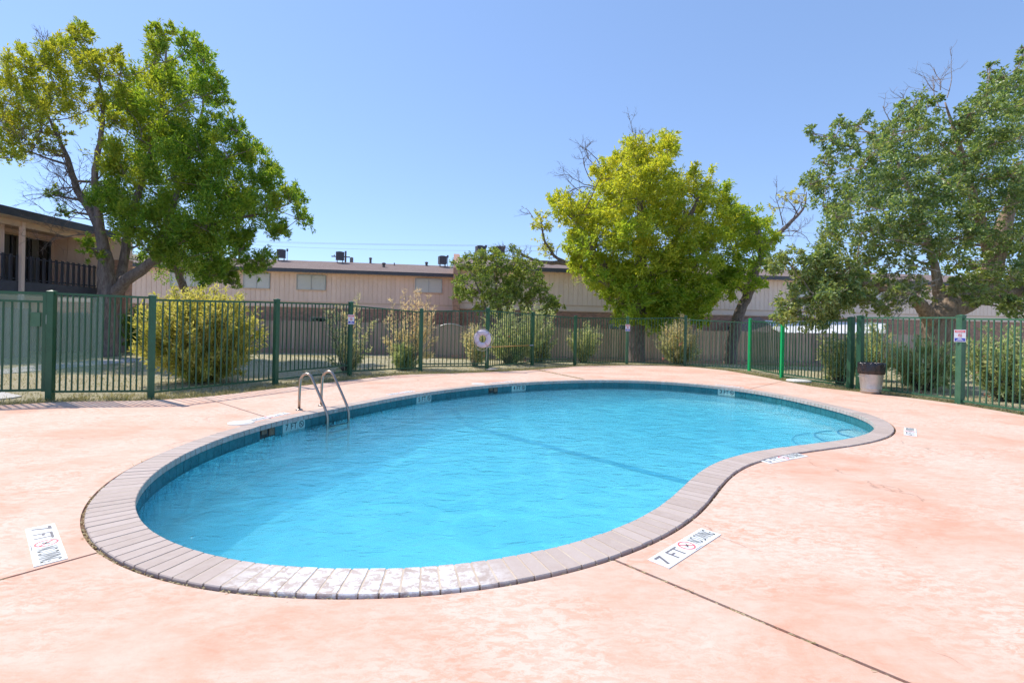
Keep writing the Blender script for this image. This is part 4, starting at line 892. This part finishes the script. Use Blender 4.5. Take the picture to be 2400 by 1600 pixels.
def crown(T,cl,o,sc,Zc,D,kleaf,leaf,tintf,up=.25,two=True,gain=1.,rmul=1.,rz_=1.,**kw):
    """cl: clumps as seen (x,y,r) in a view with offset o and scale sc; spread in depth over an ellipsoid"""
    C=np.array(cl,float); U=o[0]+C[:,0]/sc; V=o[1]+C[:,1]/sc; Rp=C[:,2]/sc; mu,mv=U.mean(),V.mean(); su,sv=(U.max()-U.min())/2+20,(V.max()-V.min())/2+20
    for u,v,r in zip(U,V,Rp):
        q=max(0.,1-((u-mu)/su)**2-((v-mv)/sv)**2); half=D*(.25+.75*math.sqrt(q))
        for side in ((-1,1) if two else (0,)):
            z=Zc+side*half*RNG.uniform(.25,1.)+RNG.normal(0,.2); c=W(u+RNG.normal(0,r*.12),v+RNG.normal(0,r*.12),z); rw=r*z/FPX*rmul
            T.branch_to(c); T.clump(c,(rw,rw*1.15,rw*rz_),int(kleaf*rw*rw*gain)+20,leaf,up,tintf(u,v),**kw)
# --- left tree
b0=W(247,842,18.4); b0[2]=-.15
T=Tree('ash_tree',b0,'tall green tree with forked grey trunk in front of the balcony building','tree','bark_grey','leaf_ash')
Zt=18.4
def wp(u,v,dz=0.,r=.1): return (W(u,v,Zt+dz),r)
T.add_limb([(b0-np.array([0,0,.2]),.44),wp(247,800,0,.36),wp(250,740,0,.33),wp(254,695,0,.36),wp(250,640,0,.27),wp(245,590,0,.22)],14)
T.add_limb([wp(245,596,0,.2),wp(232,535,.2,.17),wp(203,480,.5,.14),wp(178,440,.6,.12),wp(158,370,.7,.09),wp(125,300,.9,.05),wp(95,230,1.,.02)])
T.add_limb([wp(248,600,0,.17),wp(226,470,-.3,.12),wp(224,398,-.4,.10),wp(237,313,-.4,.08),wp(241,225,-.4,.05),wp(205,110,-.4,.015)])
T.add_limb([wp(262,705,0,.25),wp(285,668,-.3,.21),wp(322,640,-.6,.19),wp(368,606,-.8,.15),wp(430,560,-1.,.11),wp(520,520,-1.2,.07),wp(620,500,-1.3,.03)])
T.add_limb([wp(268,690,0,.2),wp(288,620,.5,.16),wp(300,540,.6,.14),wp(330,430,.7,.11),wp(370,300,.6,.08),wp(385,180,.5,.05),wp(390,90,.5,.015)])
T.add_limb([wp(368,606,-.8,.11),wp(400,500,-.2,.1),wp(430,400,.2,.08),wp(470,280,.3,.05),wp(480,180,.3,.02)])
CL=[(60,330,90),(40,480,110),(30,600,90),(80,700,75),(180,760,55),(50,780,60),(230,640,65),(20,720,70),(190,560,80),(210,460,80),(120,620,80),(330,640,50),(260,740,50),(150,280,80),(110,420,80),(280,230,100),(300,380,120),(330,520,100),(410,470,90),(450,120,60),(500,200,80),(540,330,90),(640,240,55),(660,330,50),(560,480,60),(640,560,80),(430,80,38),
(870,120,60),(880,220,80),(950,90,38),(860,70,30),(1070,190,70),(1130,280,80),(1070,140,35),(1000,330,110),(870,380,110),(760,430,80),(720,540,110),(900,560,140),(1080,460,110),(1190,420,70),(1235,480,55),(1180,600,70),(800,720,150),(980,720,150),(1130,760,130),(1310,640,70),(1280,790,130),(1400,740,80),(1430,880,120),(1530,860,50),(700,900,160),(900,920,170),(1100,950,160),(1280,1000,150),(560,1010,80),(600,1100,110),(760,1120,150),(950,1150,160),(1150,1180,160),(1350,1120,130),(1500,1080,110),(1620,1040,80),(1690,1120,60),(1560,1190,70),(820,1270,120),(1000,1320,130),(1180,1330,130),(1350,1290,100),(1480,1370,60),(1250,1440,70),(1150,1430,80),(1420,1400,70),(1290,1490,50),(490,1280,45),(540,1340,35),(300,1000,45),(350,1080,40)]
def tintL(u,v): return .46 if u<290 and v<360 else (.26 if v<420 and u<400 else .08)
crown(T,[c for c in CL if not(c[0]<480 and 300<c[1])],(0,40),2.376,Zt,2.6,105,(.15,.045),tintL,1.1,gain=17,rmul=1.08,rz_=1.3,per=11,wander=.55)
crown(T,[c for c in CL if c[0]<480 and 300<c[1]],(0,40),2.376,Zt+.5,1.6,60,(.125,.05),tintL,1.1,gain=17.,rmul=1.15,rz_=1.3,per=10,wander=.55)
for (u,v,du,dv,L) in ((178,440,-1,.1,2.2),(165,400,-1,-.15,2.0),(203,480,-1,.1,2.4),(225,520,-1,-.2,2.2),(215,500,-.8,-.5,1.8),(190,460,-.6,-.6,2.),(160,370,-1,-.4,2.),(235,545,-1,.1,2.),(230,420,.6,-.8,1.8),(95,140,0,-1,1.),(235,470,.9,-.5,1.6),(250,430,.3,-1,1.6),(190,430,-.9,-.1,2.3),(150,360,-1,.0,1.8)):
    for k in range(2): T.dead(W(u,v,Zt+RNG.normal(0,.4)),(du,RNG.normal(0,.5),-dv),L*.75,.022,3,.12)
T.build_wood(); T.build_leaves()
# second, slanting tree behind it
b1=W(470,745,25); b1[2]=ground_h(b1[0],25.)
T=Tree('slanting_tree',b1,'small slanting trunk rising behind the golden bush','tree','bark_grey','leaf_ash'); Zt=25.
T.add_limb([(b1-np.array([0,0,.2]),.22),wp(452,712,0,.21),wp(435,680,0,.20),wp(418,645,0,.17),wp(405,610,0,.12),wp(410,560,0,.06)],10)
crown(T,[(400,590,60),(440,560,60),(480,600,60),(370,580,50),(450,630,40)],(0,0),1.,Zt,.8,60,(.14,.055),lambda u,v:.1,.2,gain=7)
T.build_wood(); T.build_leaves()
# --- middle tree
Zt=25.5; b2=W(1490,850,Zt); b2[2]=ground_h(0,Zt)
T=Tree('willow_leaf_tree',b2,'big round yellow green tree behind the far fence','tree','bark_grey','leaf_center')
T.add_limb([(b2-np.array([0,0,.2]),.5),wp(1492,790,0,.42),wp(1495,720,0,.38),wp(1500,640,0,.33),wp(1505,540,0,.26),wp(1500,430,0,.16),wp(1495,340,0,.06)],12)
T.add_limb([wp(1495,730,0,.26),wp(1440,660,-.4,.22),wp(1390,590,-.6,.16),wp(1350,520,-.7,.08)]); T.add_limb([wp(1498,690,0,.24),wp(1560,600,-.5,.2),wp(1610,520,-.7,.14),wp(1640,460,-.8,.06)])
T.add_limb([wp(1492,740,0,.22),wp(1420,660,.6,.2),wp(1370,625,.8,.16),wp(1320,616,.9,.13),wp(1265,614,1.,.09),wp(1215,590,1.,.05),wp(1195,570,1.,.02)])
T.add_limb([wp(1330,617,.9,.1),wp(1300,600,.9,.08),wp(1275,560,.9,.06),wp(1268,510,.9,.03)])
CM=[(960,270,90),(1050,300,110),(1190,180,45),(1250,210,50),(1200,280,80),(890,330,60),(760,390,70),(700,420,50),(850,470,120),(1000,450,130),(1150,430,120),(1300,470,110),(1380,420,55),(1450,520,100),(500,640,90),(560,700,80),(450,600,50),(600,760,100),(720,640,130),(880,640,150),(1050,640,150),(1200,620,150),(1350,680,150),(1500,720,120),(640,900,110),(600,1000,70),(760,860,150),(920,880,160),(1100,860,150),(1280,880,160),(1450,900,140),(700,1060,130),(860,1080,140),(1030,1080,150),(1200,1080,150),(1380,1080,140),(820,1200,80),(980,1200,110),(1150,1220,130),(1320,1220,130),(1480,1230,100),(1000,1330,110),(1180,1340,120),(1350,1340,110),(1460,1320,80),(900,1320,60),(1420,1400,60),(1100,1410,70),(1240,1420,70),(980,1400,55),(620,1080,75),(740,1160,85),(880,1270,95),(800,1280,55),(1040,1250,110),(1250,1320,120),(560,940,70),(580,860,70),(980,1450,60),(1100,1470,65),(1200,1460,65),(880,1400,50)]
def tintC(u,v): return .46 if v<430 else (.38 if v<560 else (.22 if v<640 else .06))
crown(T,CM,(1150,260),2.904,Zt,3.2,62,(.20,.066),tintC,.3,gain=15,rmul=1.18,per=11)
crown(T,[(350,800,80),(330,720,50),(370,900,70),(400,960,55),(300,780,40)],(1150,260),2.904,Zt+.9,.6,60,(.17,.06),lambda u,v:.5,.5,gain=6.)
for (x,y,du,dv,L) in ((1000,245,-.5,1,2.4),(1000,245,.5,1,2.2),(760,400,-.5,1,3.2),(740,390,-.8,.6,2.6),(720,520,-1,.25,3.4),(700,530,-1,.05,3.),(690,480,-.9,.5,2.8),(290,730,-.5,1,1.6),(270,1010,-.9,.5,2.6),(300,1020,-1,.2,2.8),(220,980,-1,.6,2.2),(430,1000,.5,.6,1.5),(640,560,-.9,.3,2.4)):
    T.dead(W(1150+x/2.904,260+y/2.904,Zt+.4),(du,RNG.normal(0,.3),dv),L*.5,.03,3,.1)
T.build_wood(); T.build_leaves()
# --- leaning tree right of it
Zt=26.5; b3=W(1712,850,Zt); b3[2]=ground_h(0,Zt)
T=Tree('leaning_tree',b3,'leaning trunk with light green crown at the right of the yellow green tree','tree','bark_grey','leaf_center')
T.add_limb([(b3-np.array([0,0,.2]),.36),wp(1718,790,0,.32),wp(1730,744,0,.29),wp(1741,715,0,.26),wp(1753,690,0,.25),wp(1770,640,0,.2),wp(1785,590,0,.15),wp(1770,520,0,.08)],12)
T.add_limb([wp(1785,590,0,.14),wp(1828,545,.3,.12),wp(1862,512,.4,.09),wp(1885,485,.5,.05),wp(1890,450,.5,.02)])
CR_=[(1570,560,80),(1640,640,90),(1650,780,120),(1750,760,100),(1830,800,100),(1870,880,90),(1780,930,110),(1600,950,130),(1550,1090,130),(1700,1080,120),(1830,1050,80),(1650,1190,90),(1760,1180,70),(1830,1170,45),(1700,690,60),(1580,1200,70)]
crown(T,CR_,(1150,260),2.904,Zt,2.,62,(.18,.07),lambda u,v:.16 if v<600 else .04,.3,gain=13.,rmul=1.12,per=11)
crown(T,[(1990,590,55),(2060,560,55),(2110,620,50),(1930,660,45)],(1150,260),2.904,Zt+.6,.4,40,(.16,.055),lambda u,v:.7,.4,gain=4.)
for (x,y,du,dv,L) in ((1980,830,1,.15,2.6),(1970,850,1,-.05,2.4),(1990,780,-.3,1,1.6),(2060,730,.3,1,1.4)): T.dead(W(1150+x/2.904,260+y/2.904,Zt+.4),(du,RNG.normal(0,.3),dv),L,.03,3,.1)
T.build_wood(); T.build_leaves()
# --- right tree
Zt=15.6; b4=W(2205,880,Zt); b4[2]=-.06
T=Tree('mulberry_tree',b4,'wide dark green tree with thick tan trunk at the right edge','tree','bark_tan','leaf_mulberry')
T.add_limb([(b4-np.array([0,0,.2]),.62),wp(2205,850,0,.5),wp(2203,800,0,.45),wp(2204,750,0,.47),wp(2225,722,0,.42),wp(2270,700,0,.36),wp(2310,670,0,.3),wp(2330,620,0,.27),wp(2345,560,0,.24),wp(2370,480,0,.16),wp(2390,380,0,.08)],14)
T.add_limb([wp(2200,745,0,.3),wp(2206,700,.2,.2),wp(2196,670,.3,.16),wp(2190,620,.4,.12),wp(2160,520,.5,.09),wp(2120,420,.6,.06),wp(2080,320,.7,.03)])
T.add_limb([wp(2190,760,0,.26),wp(2168,730,-.3,.2),wp(2150,708,-.5,.17),wp(2120,690,-.8,.12),wp(2050,672,-1.2,.08),wp(1960,650,-1.5,.05),wp(1870,650,-1.7,.02)])
T.add_limb([wp(2330,620,0,.2),wp(2300,520,-.4,.14),wp(2270,420,-.6,.1),wp(2240,320,-.6,.06),wp(2215,240,-.6,.02)])
T.add_limb([wp(2310,670,0,.2),wp(2370,690,-.3,.18),wp(2450,660,-.5,.14),wp(2530,560,-.6,.08)])
CRt=[(480,530,60),(380,520,40),(330,600,70),(240,570,40),(420,640,80),(300,720,60),(480,760,90),(220,820,60),(330,850,90),(300,960,80),(430,920,110),(560,850,110),(620,600,70),(680,480,70),(560,660,80),(760,440,70),(840,420,50),(720,560,100),(820,560,80),(900,620,80),(640,720,110),(780,700,110),(900,760,100),(1000,520,70),(1060,460,70),(1120,400,60),(1180,330,70),(1160,230,35),(1230,270,70),(1290,330,80),(1330,420,80),(1200,450,100),(1080,560,100),(1200,620,120),(1320,600,100),(1020,680,110),(1130,760,120),(1290,780,120),(1000,860,120),(860,880,110),(720,860,120),(600,980,120),(460,1060,100),(340,1080,70),(380,1010,80),(740,1000,120),(880,1020,110),(1020,1000,120),(1160,930,130),(1310,950,110),(560,1120,90),(680,1120,100),(820,1120,90),(960,1130,90),(1080,1100,90),(1230,1080,110),(1340,1120,90),(560,1230,80),(520,1340,70),(640,1300,60),(1330,1270,60),(1230,1180,60),(1320,1400,60),(1250,1490,60),(1200,1250,80),(1280,1330,70),(1100,1230,70),(900,1220,70),(780,1240,70),(1340,1340,60),(980,1260,60),(1400,1300,80),(1330,180,30),(1340,110,25),(1400,500,150),(1420,800,150),(1450,1100,130),(1420,250,80)]
CRf=[(240,1220,90),(120,1240,60),(40,1240,50),(330,1200,80),(420,1280,100),(300,1310,90),(190,1320,60),(250,1400,100),(380,1390,90),(140,1440,60),(100,1500,60),(230,1490,90),(350,1480,70),(440,1400,60),(560,1430,60),(620,1470,50),(680,1380,60),(740,1330,60),(800,1400,45),(1020,1350,55),(1130,1400,50),(1080,1440,40),(1220,1420,55),(1300,1470,60),(1090,1330,50),(960,1370,40),(1180,1330,40)]
def tintR(u,v): return .10 if v>520 else .03
crown(T,CRt,(1800,60),2.24,Zt,3.,95,(.125,.06),tintR,.1,gain=10.,rmul=1.1,per=9,wander=.9,spread=1.3)
crown(T,CRf,(1800,60),2.24,Zt-1.6,.7,95,(.125,.058),lambda u,v:.2,.05,gain=14.,rmul=1.22,per=9,wander=.9,spread=1.3,droop=.15)
for (x,y,du,dv,L) in ((900,430,.1,1,2.6),(940,380,.45,1,2.4),(905,340,-.2,1,1.8),(980,430,.9,.6,1.8),(740,430,-.8,.6,1.4),(650,510,-.7,.8,1.3),(890,350,-1,.4,1.3)): T.dead(W(1800+x/2.24,60+y/2.24,Zt-.3),(du,RNG.normal(0,.2),dv),L*.55,.014,2,.15)
T.build_wood(); T.build_leaves()
t2=Tree('dead_branch',W(2260,690,Zt-1.2),'bare pale dead branch tangle hanging below the right tree','dead branch','bark_pale','leaf_mulberry')
for (x,y,du,dv,L) in ((900,1330,-1,-.1,2.2),(880,1360,-1,-.3,2.),(900,1290,-.8,.25,1.8),(860,1380,-.5,-1,1.),(780,1400,-.8,-.6,1.2),(880,1200,-.9,.2,1.4)):
    t2.dead(W(1800+x/2.24,60+y/2.24,Zt-2.3),(du,RNG.normal(0,.2),dv),L,.016,2,.02)
t2.tw.build('branches','bark_pale',t2.t,True)
# --- round bush tree in front of the firewall
Zt=23.5; b5=W(1180,838,Zt); b5[2]=ground_h(0,Zt)
T=Tree('bushy_tree',b5,'round dark green bushy tree in front of the brick firewall','tree','bark_grey','leaf_bush')
for du in (-50,-15,20,55): T.add_limb([(b5+np.array([du*.006,0,-.2]),.09),wp(1180+du*.6,770,du*.01,.075),wp(1180+du,700,du*.012,.06),wp(1180+du*1.5,640,du*.01,.03)],8)
CB=[(340,330,90),(480,260,100),(620,230,70),(650,330,130),(800,270,100),(900,300,80),(1000,380,90),(500,430,130),(700,480,140),(900,470,130),(1050,500,80),(330,480,90),(300,570,70),(420,590,100),(600,620,120),(800,620,120),(980,620,100),(1100,620,80),(1200,680,70),(1150,720,60),(500,700,60),(900,700,80),(1060,720,70),(690,720,80)]
crown(T,CB,(1000,540),3.92,Zt,1.3,120,(.13,.06),lambda u,v:.18 if v<620 else .05,.2,gain=11.,rmul=1.08,per=10)
T.build_wood(); T.build_leaves()
# --- oleanders
def oleander(u,vb,wpx,hpx,Z,label,leafm='leaf_oleander',tint=.05,tintop=.0,dens=1.,flowers=0,leaf=(.14,.031),name='oleander_bush',bare=.25):
    b_=W(u,vb,Z); b_[2]=float(ground_h(b_[0],Z)); T=Tree(name,b_,label,'bush','bark_dead',leafm,'oleander bushes along the fence')
    rw=wpx/2*Z/FPX; h=hpx*Z/FPX; ns=int(54*dens*max(1.,rw))
    fl=[]
    for k in range(ns):
        dv_=nrm(RNG.normal(0,1,3)+np.array([0,0,.35])); dv_=dv_*RNG.uniform(.55,1.08); tip=np.array([rw*dv_[0],rw*dv_[1]*.9,h*max(.10,.50+.5*dv_[2])])
        ba=tip*np.array([.16,.16,0]); mid=ba*.4+tip*np.array([.55,.55,.45])+np.array([0,0,.1*h])
        q=[(1-t)**2*ba+2*t*(1-t)*mid+t*t*tip for t in np.linspace(0,1,6)]; T.tw.tube(q,np.linspace(.012,.004,6),4,cap=False)
        nl=int(78*dens**.3*RNG.uniform(.7,1.3)); t=RNG.uniform(bare,1.02,nl); p=((1-t)**2)[:,None]*ba+(2*t*(1-t))[:,None]*mid+(t*t)[:,None]*tip
        p=p+RNG.normal(0,.035,(nl,3)); ax=nrm(tip-mid); d=ax*.8+nrm(RNG.normal(0,1,(nl,3)))*.8; n_=nrm(RNG.normal(0,.8,(nl,3))+np.array([0,0,.7]))
        tv=np.clip(tint+tintop*(p[:,2]/h)**1.6+RNG.normal(0,.12)+RNG.normal(0,.1,nl),0,1)
        for A,x in zip(T.L,(p,d,n_,leaf[0]*RNG.uniform(.6,1.25,nl),leaf[1]*RNG.uniform(.7,1.3,nl),tv)): A.append(x)
        if flowers and RNG.uniform()<flowers: fl.append(tip+RNG.normal(0,.04,3)*np.array([1,1,.4])-np.array([0,0,RNG.uniform(0,.5)*h]))
    T.tw.build('stems','bark_dead',T.t,True)['kind']='stuff'; T.tw=MB(); T.build_leaves('foliage',.15)
    if fl:
        P=np.repeat(np.array(fl),9,0); N_=nrm(RNG.normal(0,1,P.shape)); V,F3=leaf_arrays(P+RNG.normal(0,.02,P.shape),N_,nrm(RNG.normal(0,1,P.shape)),np.full(len(P),.055),np.full(len(P),.045)); np_mesh('blossom',V,F3,'petal',T.t,np.zeros(len(V)))['kind']='stuff'
oleander(470,905,265,225,11.4,'big golden yellow bush behind the left fence','leaf_gold',.05,.15,4.6,0,(.13,.034),'golden_bush',.15)
oleander(812,872,125,185,14.2,'thin half dry oleander at the post with the first sign',tint=.25,tintop=.3,dens=.62,bare=.15)
oleander(958,866,140,180,16.0,'tall oleander gone dry and tan right of the first sign',tint=.55,tintop=.5,dens=.75,bare=.35)
oleander(945,866,70,60,15.6,'low fresh green shoot at the foot of the dry tan oleander',tint=.0,dens=.8,leaf=(.14,.024))
oleander(1112,862,80,110,17.2,'sparse oleander left of the life ring',tint=.35,tintop=.3,dens=.6,flowers=.05)
oleander(1196,858,150,140,18.8,'leafy oleander right of the life ring behind the rescue pole',tint=.15,tintop=.05,dens=1.2,flowers=.08)
oleander(1262,856,90,140,19.6,'leafy oleander below the right of the round bush',tint=.12,tintop=.05,dens=1.1,flowers=.06)
oleander(1366,852,88,98,20.4,'small grey green oleander in the middle of the far fence',tint=.2,dens=1.,flowers=.03)
oleander(1590,858,112,112,20.2,'rounded oleander with dry tan top below the big yellow green tree',tint=.2,tintop=.6,dens=1.5,flowers=.04)
oleander(1968,905,110,125,13.9,'loose oleander left of the bin behind the fence',tint=.1,dens=.9)
oleander(2040,905,120,140,15.2,'green oleander behind the bin',tint=.1,dens=.9,flowers=.03)
oleander(2165,915,170,128,12.9,'broad oleander in front of the thick tan trunk',tint=.12,dens=1.3,flowers=.1)
oleander(2365,955,190,175,10.9,'tall oleander with red blossoms at the right edge',tint=.05,dens=1.5,flowers=.16)
oleander(325,800,90,120,21.2,'dark green hedge bush behind the left trunk','leaf_ash',.05,0,1.2,0,(.1,.04),'hedge_bush')
# ---------------------------------------------------------------- grass and litter
def blades(P,h,name,label,spread=.35,wid=.006):
    k=len(P); d=np.stack([RNG.normal(0,spread,k),RNG.normal(0,spread,k),np.ones(k)],1); V,F3=leaf_arrays(P,d,nrm(RNG.normal(0,1,(k,3))),h*RNG.uniform(.5,1.3,k),np.full(k,wid)*RNG.uniform(.7,1.4,k),.1)
    o=np_mesh(name,V,F3,'grass_blade',None,np.repeat(np.clip(RNG.normal(.3,.3,k),0,1),4)); tag(o,label,'grass',kind='stuff'); return o
edge=DECK[(DECK[:,1]>6.5)]; pos=[]
for k in range(52000):
    i=int(RNG.integers(0,len(edge)-1)); a,b_=edge[i],edge[i+1]
    if np.linalg.norm(b_-a)>1: continue
    t=RNG.uniform(); p=a+(b_-a)*t; nn_=nrm(np.array([-(b_-a)[1],(b_-a)[0]])); 
    pos.append((*(p+nn_*abs(RNG.normal(0,.42))),i))
pos=np.array(pos); xy=pos[:,:2]; xy=xy[~in_poly(DECK,xy[:,0],xy[:,1])]; clump_=np.sin(xy[:,0]*7.1)*np.sin(xy[:,1]*6.3+xy[:,0]*2.)+RNG.normal(0,.5,len(xy)); xy=xy[clump_>-.35]
blades(np.c_[xy,np.full(len(xy),-.05)],.085,'grass_strip','ragged dry grass strip between the deck and the green fence',.5,.008)
k=70000; lx=RNG.uniform(-17,14,k); ly=9+24*RNG.uniform(0,1,k)**1.3; ok=~in_poly(DECK,lx,ly); lx,ly=lx[ok],ly[ok]
blades(np.c_[lx,ly,ground_h(lx,ly)-.01],.06,'lawn_grass','short dry lawn grass behind the green fence',.6,.012)
# weeds in the far joint, fallen leaves along the coping seam and on the deck
(ii,d),(t_,k0,p_)=ji[2],jo[2]; k=900; s_=RNG.uniform(0,t_,k); P=np.c_[DEN[ii][0]+d[0]*s_+RNG.normal(0,.012,k),DEN[ii][1]+d[1]*s_+RNG.normal(0,.012,k),np.full(k,-.015)]
blades(P,.05,'joint_weeds','weeds growing in the far deck joint',.8,.006)
k=420; ix=RNG.integers(0,N,k); ix=np.r_[ix,RNG.integers(int(N*.93),N,160),RNG.integers(0,int(N*.05),80)]; k=len(ix); P=np.c_[R[ix]-INW[ix]*RNG.uniform(.0,.02,(k,1)),np.full(k,-.004)]
V,F3=leaf_arrays(P,np.c_[RNG.normal(0,1,(k,2)),RNG.normal(.05,.1,k)],np.tile([0,0,1.],(k,1)),RNG.uniform(.015,.05,k),RNG.uniform(.004,.012,k)); tag(np_mesh('leaf_litter',V,F3,'grass_blade',None,np.full(len(V),.8)),'dry leaf bits caught in the coping seam','litter',kind='stuff')

for q in (0,4):
    (ii,d),(t_,k0,p_)=ji[q],jo[q]; k=160; s_=RNG.uniform(0,min(t_,5.),k); P=np.c_[DEN[ii][0]+d[0]*s_+RNG.normal(0,.008,k),DEN[ii][1]+d[1]*s_+RNG.normal(0,.008,k),RNG.uniform(-.012,.001,k)]
    V,F3=leaf_arrays(P,np.c_[np.tile(d,(k,1))*RNG.choice([-1,1],(k,1))+RNG.normal(0,.3,(k,2)),np.zeros(k)],np.tile([0,0,1.],(k,1)),RNG.uniform(.02,.08,k),RNG.uniform(.006,.018,k)); tag(np_mesh('joint_litter',V,F3,'grass_blade',None,np.full(len(V),.9)),['dry debris in the near left deck joint','dry debris in the near right deck joint'][q>0],'litter',kind='stuff')
